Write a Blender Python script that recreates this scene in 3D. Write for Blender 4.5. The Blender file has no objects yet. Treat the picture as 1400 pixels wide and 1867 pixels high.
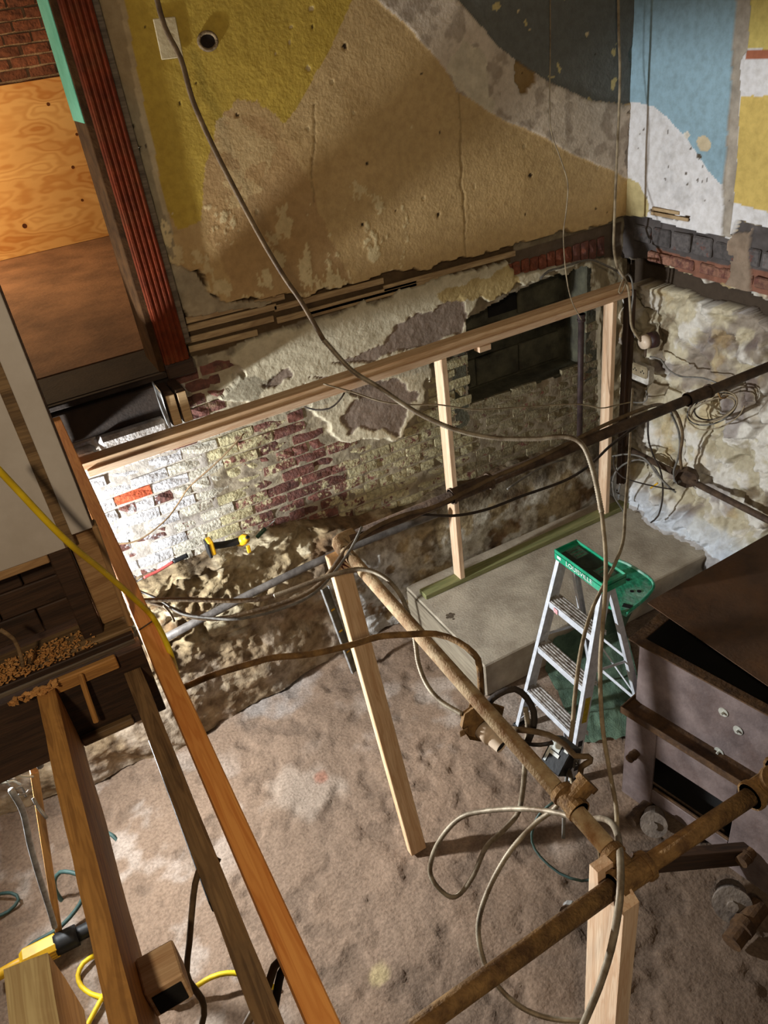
import bpy, bmesh, math, random
import numpy as np
from mathutils import Matrix, Vector
random.seed(7)
SC = bpy.context.scene
COL = SC.collection

# ------------------------------------------------------------------ camera
# measured from the vanishing points of the photograph (rows: right, down, forward)
CR = np.array([[0.87226016, -0.47349671, -0.12232369],
               [-0.34995091, -0.42961295, -0.83244644],
               [0.34160881, 0.76891715, -0.54043486]])
FPX, CX, CY = 1429.4, 700.0, 933.5
CAM = np.array([0.0, 0.0, 3.7])
cd = bpy.data.cameras.new('camera')
cd.sensor_fit = 'VERTICAL'; cd.sensor_height = 24.0; cd.lens = FPX / 1867 * 24.0
cd.clip_start = 0.05
cam = bpy.data.objects.new('camera', cd); COL.objects.link(cam)
m = Matrix.Identity(4)
for i in range(3):
    m[i][0] = CR[0][i]; m[i][1] = -CR[1][i]; m[i][2] = -CR[2][i]; m[i][3] = CAM[i]
cam.matrix_world = m
SC.camera = cam

# ------------------------------------------------------------------ world, lamps, exposure
W = bpy.data.worlds.new('world'); SC.world = W; W.use_nodes = True
W.node_tree.nodes['Background'].inputs[0].default_value = (1.0, 0.88, 0.74, 1)
W.node_tree.nodes['Background'].inputs[1].default_value = 0.05
SC.view_settings.view_transform = 'Standard'; SC.view_settings.look = 'None'
SC.view_settings.gamma = 1.0; SC.view_settings.use_curve_mapping = False
SC.view_settings.exposure = 0.0

def lamp(name, kind, loc, power, color, size=0.05, target=None, angle=None, blend=1.0):
    l = bpy.data.lights.new(name, kind); l.energy = power; l.color = color
    if kind in ('POINT', 'SPOT'): l.shadow_soft_size = size
    if kind == 'SPOT': l.spot_size = math.radians(angle); l.spot_blend = blend
    o = bpy.data.objects.new(name, l); COL.objects.link(o); o.location = loc
    if target is not None:
        o.rotation_euler = (Vector(target) - Vector(loc)).to_track_quat('-Z', 'Y').to_euler()
    return o
COOL = (0.93, 0.97, 1.0); WARM = (1.0, 0.80, 0.56)
lamp('work_light', 'SPOT', (-1.15, 3.50, 1.55), 700, COOL, 0.06, (3.2, 1.95, 1.1), 165, 1.0)
lamp('work_light_fill', 'POINT', (-1.1, 3.35, 1.5), 30, COOL, 0.05)  # unseen point added beside it, fills the floor outside the spot's cone
lamp('ground_floor_lamp', 'POINT', (-0.9, -1.3, 4.9), 230, WARM, 0.12)
lamp('rear_room_lamp', 'POINT', (-1.0, 6.9, 3.45), 190, (1.0, 0.70, 0.40), 0.15)

# ------------------------------------------------------------------ helpers
def ray(px, py):
    return CR.T @ np.array([(px - CX) / FPX, (py - CY) / FPX, 1.0])
def at(px, py, **k):
    d = ray(px, py); (a, v), = k.items(); i = 'xyz'.index(a)
    return CAM + (v - CAM[i]) / d[i] * d
def atd(px, py, t): return CAM + t * ray(px, py)
def depth_of(p): return float(CR[2] @ (np.asarray(p) - CAM))
def atp(px, py, p, n):
    d = ray(px, py); n = np.asarray(n, float)
    return CAM + (np.asarray(p) - CAM) @ n / (d @ n) * d

def lin(r, g, b):
    f = lambda c: (c / 255 / 12.92) if c / 255 <= .04045 else ((c / 255 + .055) / 1.055) ** 2.4
    return np.array([f(r), f(g), f(b)])

_perm = np.random.RandomState(3).rand(256, 256)
def vnoise(x, y, seed=0):
    x = np.asarray(x, float) + seed * 17.31; y = np.asarray(y, float) + seed * 9.77
    xi = np.floor(x).astype(int); yi = np.floor(y).astype(int)
    fx = x - xi; fy = y - yi
    fx = fx * fx * (3 - 2 * fx); fy = fy * fy * (3 - 2 * fy)
    g = lambda a, b: _perm[a % 256, b % 256]
    return (g(xi, yi) * (1 - fx) + g(xi + 1, yi) * fx) * (1 - fy) + (g(xi, yi + 1) * (1 - fx) + g(xi + 1, yi + 1) * fx) * fy
def fbm(x, y, o=4, seed=0, gain=.5):
    s = 0; a = 1; t = 0
    for i in range(o):
        s = s + a * vnoise(x * 2 ** i, y * 2 ** i, seed + i * 3); t += a; a *= gain
    return s / t
def voro(x, y, seed=0):
    """distance to nearest / second nearest jittered cell point and the cell's random value"""
    xi = np.floor(x).astype(int); yi = np.floor(y).astype(int)
    d1 = np.full(x.shape, 9.); d2 = np.full(x.shape, 9.); cid = np.zeros(x.shape)
    for dx in (-1, 0, 1):
        for dy in (-1, 0, 1):
            a = xi + dx; b = yi + dy
            jx = _perm[(a + seed) % 256, b % 256]; jy = _perm[(b + 91) % 256, (a + seed) % 256]
            d = np.hypot(a + jx - x, b + jy - y)
            near = d < d1
            d2 = np.where(near, d1, np.minimum(d2, d)); cid = np.where(near, _perm[(a + 33) % 256, (b + seed) % 256], cid)
            d1 = np.where(near, d, d1)
    return d1, d2, cid
def inside(poly, X, Y):
    r = np.zeros(X.shape, bool); n = len(poly)
    for i in range(n):
        x1, y1 = poly[i]; x2, y2 = poly[(i + 1) % n]
        if y1 == y2: continue
        c = ((y1 > Y) != (y2 > Y)) & (X < (x2 - x1) * (Y - y1) / (y2 - y1) + x1)
        r ^= c
    return r
def sstep(a, b, x):
    t = np.clip((x - a) / (b - a), 0, 1); return t * t * (3 - 2 * t)

# ---- materials
def nd(nt, kind, **kw):
    n = nt.nodes.new(kind)
    for k, v in kw.items(): setattr(n, k, v)
    return n
_mats = {}
def mat(name, col, col2=None, rough=.75, metal=0., nscale=9., stretch=(1, 1, 1), bump=.25, bscale=60., attr=False,
        objcol=False, world=False, spec=.4, contrast=(.35, .65), vary=.0, dirt=0., dirtcol=(.05, .04, .03), trans=0., bands=0., bandmix=.5):
    if name in _mats: return _mats[name]
    M = bpy.data.materials.new(name); M.use_nodes = True; nt = M.node_tree
    bs = nt.nodes['Principled BSDF']; L = nt.links.new
    bs.inputs['Roughness'].default_value = rough; bs.inputs['Metallic'].default_value = metal
    bs.inputs['Specular IOR Level'].default_value = spec
    if trans: bs.inputs['Transmission Weight'].default_value = trans
    if world: src = nd(nt, 'ShaderNodeNewGeometry').outputs['Position']
    else: src = nd(nt, 'ShaderNodeTexCoord').outputs['Object']
    mp = nd(nt, 'ShaderNodeMapping'); mp.inputs['Scale'].default_value = stretch; L(src, mp.inputs['Vector'])
    vec = mp.outputs[0]
    if not world:      # every object shows another stretch of the grain
        oi = nd(nt, 'ShaderNodeObjectInfo'); ml = nd(nt, 'ShaderNodeMath', operation='MULTIPLY'); ml.inputs[1].default_value = 37.
        L(oi.outputs['Random'], ml.inputs[0]); ad = nd(nt, 'ShaderNodeVectorMath', operation='ADD')
        L(vec, ad.inputs[0]); L(ml.outputs[0], ad.inputs[1]); vec = ad.outputs[0]
    nz = nd(nt, 'ShaderNodeTexNoise'); nz.inputs['Scale'].default_value = nscale; nz.inputs['Detail'].default_value = 6
    nz.inputs['Roughness'].default_value = .62; L(vec, nz.inputs['Vector'])
    mr = nd(nt, 'ShaderNodeMapRange'); mr.inputs[1].default_value, mr.inputs[2].default_value = contrast
    L(nz.outputs['Fac'], mr.inputs[0])
    fac = mr.outputs[0]
    if bands:      # growth-ring contours: sine of the same noise
        mb = nd(nt, 'ShaderNodeMath', operation='MULTIPLY'); mb.inputs[1].default_value = bands; L(nz.outputs['Fac'], mb.inputs[0])
        sn = nd(nt, 'ShaderNodeMath', operation='SINE'); L(mb.outputs[0], sn.inputs[0])
        m8 = nd(nt, 'ShaderNodeMapRange'); m8.inputs[1].default_value = -.6; L(sn.outputs[0], m8.inputs[0])
        mf = nd(nt, 'ShaderNodeMix', data_type='FLOAT'); mf.inputs['Factor'].default_value = bandmix; L(fac, mf.inputs['A']); L(m8.outputs[0], mf.inputs['B']); fac = mf.outputs['Result']
        nz.inputs['Detail'].default_value = 2.2; nz.inputs['Roughness'].default_value = .45
    mx = nd(nt, 'ShaderNodeMix', data_type='RGBA'); L(fac, mx.inputs['Factor'])
    if attr:
        at_ = nd(nt, 'ShaderNodeVertexColor', layer_name='Col'); base = at_.outputs['Color']
        d = nd(nt, 'ShaderNodeMix', data_type='RGBA', blend_type='MULTIPLY'); d.inputs['Factor'].default_value = 1
        L(base, d.inputs['A']); d.inputs['B'].default_value = (*(col2 if col2 is not None else (.6, .58, .55)), 1)
        L(d.outputs['Result'], mx.inputs['A']); L(base, mx.inputs['B'])
    else:
        mx.inputs['A'].default_value = (*col, 1); mx.inputs['B'].default_value = (*(col2 if col2 is not None else np.array(col) * .6), 1)
    out = mx.outputs['Result']
    if vary:
        oi2 = nd(nt, 'ShaderNodeObjectInfo'); hs = nd(nt, 'ShaderNodeHueSaturation')
        mr2 = nd(nt, 'ShaderNodeMapRange'); mr2.inputs[3].default_value = 1 - vary; mr2.inputs[4].default_value = 1 + vary
        L(oi2.outputs['Random'], mr2.inputs[0]); L(mr2.outputs[0], hs.inputs['Value']); L(out, hs.inputs['Color']); out = hs.outputs[0]
    if objcol:   # old paint on brick: paint colour = object colour, cover = object alpha
        oi3 = nd(nt, 'ShaderNodeObjectInfo'); n2 = nd(nt, 'ShaderNodeTexNoise'); n2.inputs['Scale'].default_value = 16; n2.inputs['Detail'].default_value = 8
        n2.inputs['Roughness'].default_value = .7
        g2 = nd(nt, 'ShaderNodeNewGeometry'); L(g2.outputs['Position'], n2.inputs['Vector'])
        sb = nd(nt, 'ShaderNodeMath', operation='SUBTRACT'); L(oi3.outputs['Alpha'], sb.inputs[0]); L(n2.outputs['Fac'], sb.inputs[1])
        m3 = nd(nt, 'ShaderNodeMapRange'); m3.inputs[1].default_value = -.02; m3.inputs[2].default_value = .05; L(sb.outputs[0], m3.inputs[0])
        mm = nd(nt, 'ShaderNodeMix', data_type='RGBA'); L(m3.outputs[0], mm.inputs['Factor']); L(out, mm.inputs['A'])
        n4 = nd(nt, 'ShaderNodeTexNoise'); n4.inputs['Scale'].default_value = 45; n4.inputs['Detail'].default_value = 5; L(g2.outputs['Position'], n4.inputs['Vector'])
        m4 = nd(nt, 'ShaderNodeMapRange'); m4.inputs[1].default_value = .3; m4.inputs[2].default_value = .6; m4.inputs[3].default_value = .55; L(n4.outputs['Fac'], m4.inputs[0])
        hs2 = nd(nt, 'ShaderNodeHueSaturation'); L(m4.outputs[0], hs2.inputs['Value']); L(oi3.outputs['Color'], hs2.inputs['Color'])
        L(hs2.outputs[0], mm.inputs['B']); out = mm.outputs['Result']
    if dirt:
        n5 = nd(nt, 'ShaderNodeTexNoise'); n5.inputs['Scale'].default_value = 3.2; n5.inputs['Detail'].default_value = 8; n5.inputs['Roughness'].default_value = .68
        L(src, n5.inputs['Vector']); m5 = nd(nt, 'ShaderNodeMapRange'); m5.inputs[1].default_value = .5; m5.inputs[2].default_value = .68; m5.inputs[4].default_value = dirt
        L(n5.outputs['Fac'], m5.inputs[0]); m6 = nd(nt, 'ShaderNodeMix', data_type='RGBA'); L(m5.outputs[0], m6.inputs['Factor'])
        L(out, m6.inputs['A']); m6.inputs['B'].default_value = (*dirtcol, 1); out = m6.outputs['Result']
    L(out, bs.inputs['Base Color'])
    if bump:
        nb = nd(nt, 'ShaderNodeTexNoise'); nb.inputs['Scale'].default_value = bscale; nb.inputs['Detail'].default_value = 5; L(vec, nb.inputs['Vector'])
        bp = nd(nt, 'ShaderNodeBump'); bp.inputs['Strength'].default_value = bump; bp.inputs['Distance'].default_value = .01
        L(nb.outputs['Fac'], bp.inputs['Height']); L(bp.outputs[0], bs.inputs['Normal'])
    _mats[name] = M
    return M

def wood(name, c1, c2, rough=.65, rings=True, **k):
    return mat(name, c1, c2, rough=rough, stretch=(1.1, 16, 16), nscale=2.6, bump=.12, bscale=9, contrast=(.38, .66), bands=46, bandmix=.38, **k)

PINE = wood('fresh_pine', lin(222, 190, 150), lin(192, 150, 108))
PINE2 = wood('fir_stud', lin(232, 204, 172), lin(206, 166, 130))
ORANGE = wood('fir_joist', lin(238, 164, 86), lin(208, 126, 56))
TREATED = wood('treated_pine', lin(140, 138, 92), lin(108, 112, 70))
OLDWOOD = wood('old_joist_wood', lin(142, 114, 78), lin(92, 70, 46), dirt=.5)
OLDDARK = wood('old_dark_wood', lin(74, 52, 36), lin(42, 30, 22))
OLDGREY = wood('old_grey_wood', lin(120, 106, 88), lin(78, 66, 54))
LATH = wood('lath_wood', lin(190, 164, 124), lin(140, 112, 78), dirt=.3)
REDPAINT = mat('red_paint', lin(112, 46, 21), lin(84, 34, 16), rough=.8, spec=.15, nscale=14, dirt=.25, dirtcol=(.25, .12, .04))
RUST = mat('rusty_iron', lin(150, 116, 70), lin(92, 66, 40), rough=.8, metal=.25, nscale=22, bump=.5, bscale=120)
RUSTLITE = mat('flaking_paint_iron', lin(176, 154, 118), lin(128, 94, 58), rough=.8, metal=.0, nscale=18, bump=.5, bscale=120)
DARKIRON = mat('dark_iron', lin(98, 78, 60), lin(60, 46, 37), rough=.7, metal=.3, nscale=16, bump=.4)
GREYPIPE = mat('grey_pipe', lin(118, 112, 106), lin(82, 76, 72), rough=.6, metal=.2, nscale=14)
PURPLEPIPE = mat('brown_conduit', lin(78, 62, 60), lin(54, 42, 42), rough=.6, nscale=14)
ALU = mat('aluminium', lin(206, 210, 216), lin(180, 184, 190), rough=.42, metal=.15, nscale=30, bump=.05)
ALUDIRTY = mat('dusty_tread', lin(196, 192, 188), lin(120, 108, 98), rough=.8, nscale=36, bump=.5, bscale=90)
GREEN = mat('green_plastic', lin(30, 160, 118), lin(18, 128, 92), rough=.42, nscale=12, dirt=.25, dirtcol=(.45, .6, .55))
DKGREEN = mat('green_plastic_worn', lin(52, 160, 122), lin(30, 112, 86), rough=.6, nscale=26, dirt=.6, dirtcol=(.5, .6, .55))
WHITE = mat('white_mark', lin(226, 230, 226), lin(200, 206, 200), rough=.6, bump=0)
BLACK = mat('black_rubber', lin(26, 26, 27), lin(14, 14, 15), rough=.55, nscale=20, bump=.1)
DEADBLACK = mat('dead_black', (.004, .004, .004), (.008, .007, .006), rough=.95, bump=.2)  # near-black colour standing for the dark of holes and hollows
YELLOW = mat('yellow_plastic', lin(236, 186, 36), lin(206, 152, 20), rough=.45, bump=.05)
YCORD = mat('yellow_cord', lin(238, 204, 30), lin(206, 170, 20), rough=.55, bump=.05)
GCORD = mat('green_cord', lin(64, 90, 84), lin(44, 64, 60), rough=.6, bump=.05)
GALV = mat('galvanised_steel', lin(168, 168, 166), lin(120, 116, 110), rough=.45, metal=.25, nscale=26, bump=.15)
BX = mat('armoured_cable_steel', lin(164, 152, 130), lin(100, 84, 64), rough=.55, metal=.35, nscale=14, bump=.1)
BXDARK = mat('tarnished_cable', lin(124, 102, 72), lin(78, 60, 42), rough=.7, metal=.15, nscale=14)
CORDTAN = mat('tan_cord', lin(160, 144, 116), lin(112, 96, 74), rough=.8, nscale=18)
CORDGREY = mat('grey_cord', lin(128, 124, 116), lin(84, 80, 74), rough=.8, nscale=18)
CORDDARK = mat('dark_cord', lin(58, 46, 36), lin(32, 26, 22), rough=.75, nscale=18)
STEELP = mat('dusty_purple_steel', lin(122, 107, 103), lin(90, 77, 74), rough=.7, metal=.1, nscale=7, dirt=.6, dirtcol=tuple(lin(84, 64, 56)))
STEELB = mat('brown_sheet_steel', lin(92, 66, 46), lin(66, 46, 32), rough=.6, metal=.25, nscale=4, dirt=.4, dirtcol=tuple(lin(112, 74, 40)))
CERAM = mat('porcelain', lin(226, 206, 182), lin(196, 172, 146), rough=.4, bump=.05)
CONC = mat('concrete', lin(186, 174, 154), lin(150, 138, 120), rough=.9, nscale=5, bump=.35, bscale=70, world=True, dirt=.35, dirtcol=tuple(lin(120, 108, 92)))
MATG = mat('green_mat_cloth', lin(92, 114, 94), lin(62, 82, 68), rough=.95, nscale=10, bump=.5, bscale=120)
PLY = mat('plywood_face', lin(242, 196, 124), lin(206, 142, 72), rough=.6, stretch=(1.1, 1, 3.2), nscale=2.0, bump=.03, contrast=(.4, .66), bands=60, bandmix=.45)
WALLW = mat('white_wall_paint', lin(206, 198, 188), lin(188, 178, 166), rough=.7, nscale=5, bump=.1, bscale=20, world=True, dirt=.25, dirtcol=tuple(lin(128, 104, 78)))
SURF = mat('old_wall_surface', (1, 1, 1), (.78, .76, .73), rough=.92, attr=True, world=True, nscale=22, bump=.3, bscale=60, contrast=(.3, .6))
GROUND = mat('dirt_floor_surface', (1, 1, 1), (.62, .6, .58), rough=.95, attr=True, world=True, nscale=64, bump=.5, bscale=62, contrast=(.32, .6))
ROCK = mat('rubble_surface', (1, 1, 1), (.42, .38, .33), rough=.93, attr=True, world=True, nscale=15, bump=.55, bscale=40, contrast=(.34, .6))
BRICK = mat('painted_brick', lin(122, 78, 66), lin(84, 56, 50), rough=.9, nscale=24, bump=.7, bscale=60, objcol=True, vary=.25)

# ---- objects
def tag(o, label=None, cat=None, group=None, kind=None):
    if label: o['label'] = label
    if cat: o['category'] = cat
    if group: o['group'] = group
    if kind: o['kind'] = kind
    return o
def thing(name, label, cat, loc=(0, 0, 0), group=None):
    o = bpy.data.objects.new(name, None); COL.objects.link(o); o.location = [float(v) for v in loc]; o.empty_display_size = .1
    return tag(o, label, cat, group)
def root_mat(p):
    mm = Matrix.Identity(4)
    while p is not None:
        mm = p.matrix_basis @ mm; p = p.parent
    return mm
def link(name, me, mw=None, parent=None, mt=None):
    """link a mesh; mw is its WORLD matrix also when it has a parent"""
    o = bpy.data.objects.new(name, me); COL.objects.link(o)
    if mt is not None and not me.materials: me.materials.append(mt)
    mw = mw if mw is not None else Matrix.Identity(4)
    if parent is not None:
        o.parent = parent; mw = root_mat(parent).inverted() @ mw
    o.matrix_basis = mw
    return o
def mesh_from(name, V, F, smooth=False):
    me = bpy.data.meshes.new(name); me.from_pydata([tuple(map(float, v)) for v in V], [], F); me.update()
    if smooth: me.polygons.foreach_set('use_smooth', [True] * len(me.polygons))
    return me
def bm_done(bm, name, smooth=False):
    bmesh.ops.recalc_face_normals(bm, faces=bm.faces)
    me = bpy.data.meshes.new(name); bm.to_mesh(me); bm.free()
    if smooth: me.polygons.foreach_set('use_smooth', [True] * len(me.polygons))
    return me
def bm_box(bm, sx, sy, sz, c=(0, 0, 0), bev=.003, mtx=None):
    r = bmesh.ops.create_cube(bm, size=1.0)
    M = Matrix.Translation(c) @ Matrix.Diagonal((sx, sy, sz, 1))
    if mtx is not None: M = mtx @ M
    bmesh.ops.transform(bm, matrix=M, verts=r['verts'])
    if bev:
        es = list({e for v in r['verts'] for e in v.link_edges})
        bmesh.ops.bevel(bm, geom=es, offset=bev, segments=1, affect='EDGES', clamp_overlap=True)
def bm_cyl(bm, p0, p1, r0, r1=None, seg=14, cap=True):
    p0 = Vector(p0); p1 = Vector(p1); d = p1 - p0
    M = Matrix.Translation((p0 + p1) / 2) @ d.to_track_quat('Z', 'Y').to_matrix().to_4x4()
    bmesh.ops.create_cone(bm, cap_ends=cap, segments=seg, radius1=r0, radius2=r0 if r1 is None else r1, depth=d.length, matrix=M)
_boxc = {}
def box_me(sx, sy, sz, bev=.003):
    k = (round(sx, 4), round(sy, 4), round(sz, 4), bev)
    bm = bmesh.new(); bm_box(bm, sx, sy, sz, bev=bev); return bm_done(bm, 'box')
def frame_mat(o, x, y=None):
    x = Vector(x).normalized(); y = Vector(y if y is not None else (0, 0, 1))
    z = x.cross(y).normalized(); y = z.cross(x).normalized()
    M = Matrix.Identity(4)
    for i in range(3): M[i][0] = x[i]; M[i][1] = y[i]; M[i][2] = z[i]; M[i][3] = o[i]
    return M
def board(name, p0, p1, wdir, w, t, mt, parent=None, bev=.003):
    """plank from p0 to p1 (centre line); wdir is the direction of its width w; t its thickness"""
    p0 = Vector([float(v) for v in p0]); p1 = Vector([float(v) for v in p1])
    return link(name, box_me((p1 - p0).length, w, t, bev), frame_mat((p0 + p1) / 2, p1 - p0, wdir), parent, mt)
def box(name, lo, hi, mt, parent=None, bev=.004):
    lo = np.array(lo, float); hi = np.array(hi, float); s = hi - lo; c = (lo + hi) / 2
    return link(name, box_me(*s, bev), Matrix.Translation(c), parent, mt)
def catmull(P, step):
    P = [np.asarray(p, float) for p in P]
    P = [2 * P[0] - P[1]] + P + [2 * P[-1] - P[-2]]; out = []
    for i in range(1, len(P) - 2):
        n = max(2, int(np.linalg.norm(P[i + 1] - P[i]) / step))
        for k in range(n):
            t = k / n; a, b, c, d = P[i - 1:i + 3]
            out.append(.5 * ((2 * b) + (c - a) * t + (2 * a - 5 * b + 4 * c - d) * t * t + (3 * b - a - 3 * c + d) * t ** 3))
    out.append(P[-2]); return np.array(out)
def tube_me(pts, r, seg=8, rib=0.):
    pts = np.asarray(pts); n = len(pts)
    T = np.gradient(pts, axis=0); T /= np.linalg.norm(T, axis=1)[:, None] + 1e-9
    up = np.array([0, 0, 1.]) if abs(T[0][2]) < .9 else np.array([1., 0, 0])
    N = np.zeros_like(T); v = up - T[0] * (up @ T[0]); N[0] = v / np.linalg.norm(v)
    for i in range(1, n):
        v = N[i - 1] - T[i] * (N[i - 1] @ T[i]); N[i] = v / (np.linalg.norm(v) + 1e-9)
    B = np.cross(T, N); a = np.arange(seg) * 2 * math.pi / seg
    rr = np.full(n, r) if np.isscalar(r) else np.asarray(r)
    if rib: rr = rr * (1 + rib * np.where(np.arange(n) % 2, 1, -1))
    V = pts[:, None, :] + rr[:, None, None] * (np.cos(a)[None, :, None] * N[:, None, :] + np.sin(a)[None, :, None] * B[:, None, :])
    V = V.reshape(-1, 3).tolist(); F = []
    for i in range(n - 1):
        for j in range(seg):
            F.append((i * seg + j, i * seg + (j + 1) % seg, (i + 1) * seg + (j + 1) % seg, (i + 1) * seg + j))
    F.append(tuple(range(seg))[::-1]); F.append(tuple((n - 1) * seg + j for j in range(seg)))
    return mesh_from('tube', V, F, True)
def trail(P):
    """pixel way-points (px, py, spec): spec = {'z':..} plane, a number = depth, None = depth interpolated"""
    D = []
    for p in P:
        s = p[2] if len(p) > 2 else None
        if s is None: D.append(None)
        elif isinstance(s, dict): D.append(depth_of(at(p[0], p[1], **s)))
        else: D.append(float(s))
    L = np.r_[0, np.cumsum([math.hypot(P[i + 1][0] - P[i][0], P[i + 1][1] - P[i][1]) for i in range(len(P) - 1)])]
    k = [i for i, d in enumerate(D) if d is not None]
    d = np.interp(L, [L[i] for i in k], [D[i] for i in k])
    return [atd(p[0], p[1], dd) for p, dd in zip(P, d)]
def tube(name, P, r, mt, parent=None, rib=0., step=.03, seg=8, pts=None, label=None, cat=None, group=None):
    pts = catmull(trail(P) if pts is None else pts, .0045 if rib else step)
    o0 = Vector(pts[0]); me = tube_me(pts - pts[0], r, seg, rib)
    o = link(name, me, Matrix.Translation(o0), parent, mt)
    if label: tag(o, label, cat, group)
    return o
def grid_me(name, P, C=None, keep=None):
    n, m_, _ = P.shape; V = P.reshape(-1, 3)
    i = np.arange(n * m_).reshape(n, m_)
    Q = np.stack([i[:-1, :-1], i[1:, :-1], i[1:, 1:], i[:-1, 1:]], -1)
    if keep is not None: Q = Q[keep]
    Q = Q.reshape(-1, 4)
    me = bpy.data.meshes.new(name)
    me.vertices.add(len(V)); me.vertices.foreach_set('co', V.astype(np.float32).ravel())
    me.loops.add(Q.size); me.loops.foreach_set('vertex_index', Q.astype(np.int32).ravel())
    me.polygons.add(len(Q)); me.polygons.foreach_set('loop_start', np.arange(0, Q.size, 4, dtype=np.int32))
    me.update(calc_edges=True); me.validate()
    me.polygons.foreach_set('use_smooth', np.ones(len(me.polygons), bool))
    if C is not None:
        ca = me.color_attributes.new('Col', 'FLOAT_COLOR', 'POINT')
        cc = np.ones((len(V), 4), np.float32); cc[:, :3] = C.reshape(-1, 3); ca.data.foreach_set('color', cc.ravel())
    return me
def ppoly(pts, axis, val):
    """pixel polygon -> the two in-plane coordinates on the wall plane"""
    r = []
    for q in pts:
        p = at(q[0], q[1], **{axis: val}); r.append((p[0], p[2]) if axis == 'y' else (p[1], p[2]))
    return r
def text_me(body, size, depth=.0006):
    cu = bpy.data.curves.new('lettering', 'FONT'); cu.body = body; cu.size = size; cu.extrude = depth
    cu.align_x = 'CENTER'; cu.align_y = 'CENTER'
    o = bpy.data.objects.new('lettering_tmp', cu); COL.objects.link(o)
    dg = bpy.context.evaluated_depsgraph_get(); me = bpy.data.meshes.new_from_object(o.evaluated_get(dg))
    bpy.data.objects.remove(o); me.materials.clear(); return me

# ================================================================== THE SETTING
# ---- basement floor: trodden earth and broken concrete
xs = np.arange(-1.8, 4.0, .016); ys = np.arange(-.8, 4.35, .016)
X, Y = np.meshgrid(xs, ys, indexing='ij')
hz = (fbm(X * 2.2, Y * 2.2, 5, 1) - .5) * .05 + (fbm(X * 14, Y * 14, 3, 4) - .5) * .016
pits = sstep(.58, .7, fbm(X * 9 + 3, Y * 9, 4, 8)); hz -= pits * .012
b = fbm(X * 1.3, Y * 1.3, 5, 11); c2 = fbm(X * 6, Y * 6, 4, 15)
Cc = lin(134, 112, 93)[None, None] * (.72 + .62 * b[..., None])
pale = sstep(.52, .68, c2) * sstep(.4, .62, fbm(X * .9, Y * .9, 3, 21))
Cc = Cc * (1 - .5 * pale[..., None]) + lin(188, 176, 164) * .5 * pale[..., None]
Cc *= (1 - .2 * pits[..., None])
for (qx, qy, rr, cc, aa) in ((560, 1440, .22, (186, 172, 156), .34), (480, 1250, .3, (176, 172, 168), .45), (690, 1780, .06, (190, 174, 120), .45), (585, 1415, .05, (150, 96, 74), .7)):
    p = at(qx, qy, z=0); r_ = np.hypot(X - p[0], Y - p[1]) / rr + (fbm(X * 8, Y * 8, 3, 31) - .5) * 1.2
    k = (1 - sstep(.5, 1.05, r_))[..., None] * aa; Cc = Cc * (1 - k) + lin(*cc) * k
falloff = sstep(.9, 1.5, X + (b - .5) * 1.2) * sstep(2.1, 1.5, Y + (c2 - .5) * .8); Cc = Cc * (1 - .35 * falloff[..., None])  # lamp falloff painted in: near right floor darker
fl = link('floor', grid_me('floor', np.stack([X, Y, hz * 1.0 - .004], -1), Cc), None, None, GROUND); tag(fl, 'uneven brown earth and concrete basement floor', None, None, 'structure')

# ---- back wall: plaster above, brick below, a recess on the right
YA = 4.0
xs = np.arange(-1.4, 3.86, .008); zs = np.arange(.62, 4.12, .008)
X, Z = np.meshgrid(xs, zs, indexing='ij')
wx = X + (fbm(X * 9, Z * 9, 4, 2) - .5) * .11; wz = Z + (fbm(X * 9 + 40, Z * 9, 4, 5) - .5) * .11
sx_ = X + (fbm(X * 5, Z * 5, 3, 2) - .5) * .03; sz_ = Z + (fbm(X * 5 + 40, Z * 5, 3, 5) - .5) * .03
f1 = fbm(X * 3, Z * 3, 5, 40); f2 = fbm(X * 14, Z * 14, 4, 44); f3 = fbm(X * 40, Z * 40, 3, 48)
def A(pts, warp='w'):
    P = ppoly(pts, 'y', YA)
    if warp == 'w': return inside(P, wx, wz)
    if warp == 's': return inside(P, sx_, sz_)
    return inside(P, X, Z)
C = np.empty(X.shape + (3,)); H = np.full(X.shape, -.046) + (f2 - .5) * .012
def paint(mask, col, amt=1.):
    global C
    k = (mask * amt)[..., None] if not np.isscalar(amt) or amt != 1. else mask[..., None] * 1.
    C = C * (1 - k) + np.asarray(col) * k
C[:] = lin(168, 156, 134); paint(sstep(.45, .6, f1), lin(176, 166, 140), .7); paint(sstep(.5, .62, f2), lin(84, 70, 56), .5)
rt = sstep(1.1, 2.4, X); paint(rt, lin(112, 100, 78), .55)
paint((X < .75) * 1., lin(196, 190, 184), .6)
# timber band under the plaster (laths and plate)
lathz = A([(330, 560), (345, 470), (420, 530), (560, 530), (760, 488), (900, 455), (945, 440), (945, 480), (860, 500), (760, 530), (640, 565), (560, 590), (480, 615), (415, 645), (335, 655)], 's')
C[lathz] = (lin(84, 66, 44) * (.7 + .8 * f2[..., None]))[lathz]; H[lathz] = -.05
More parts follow.
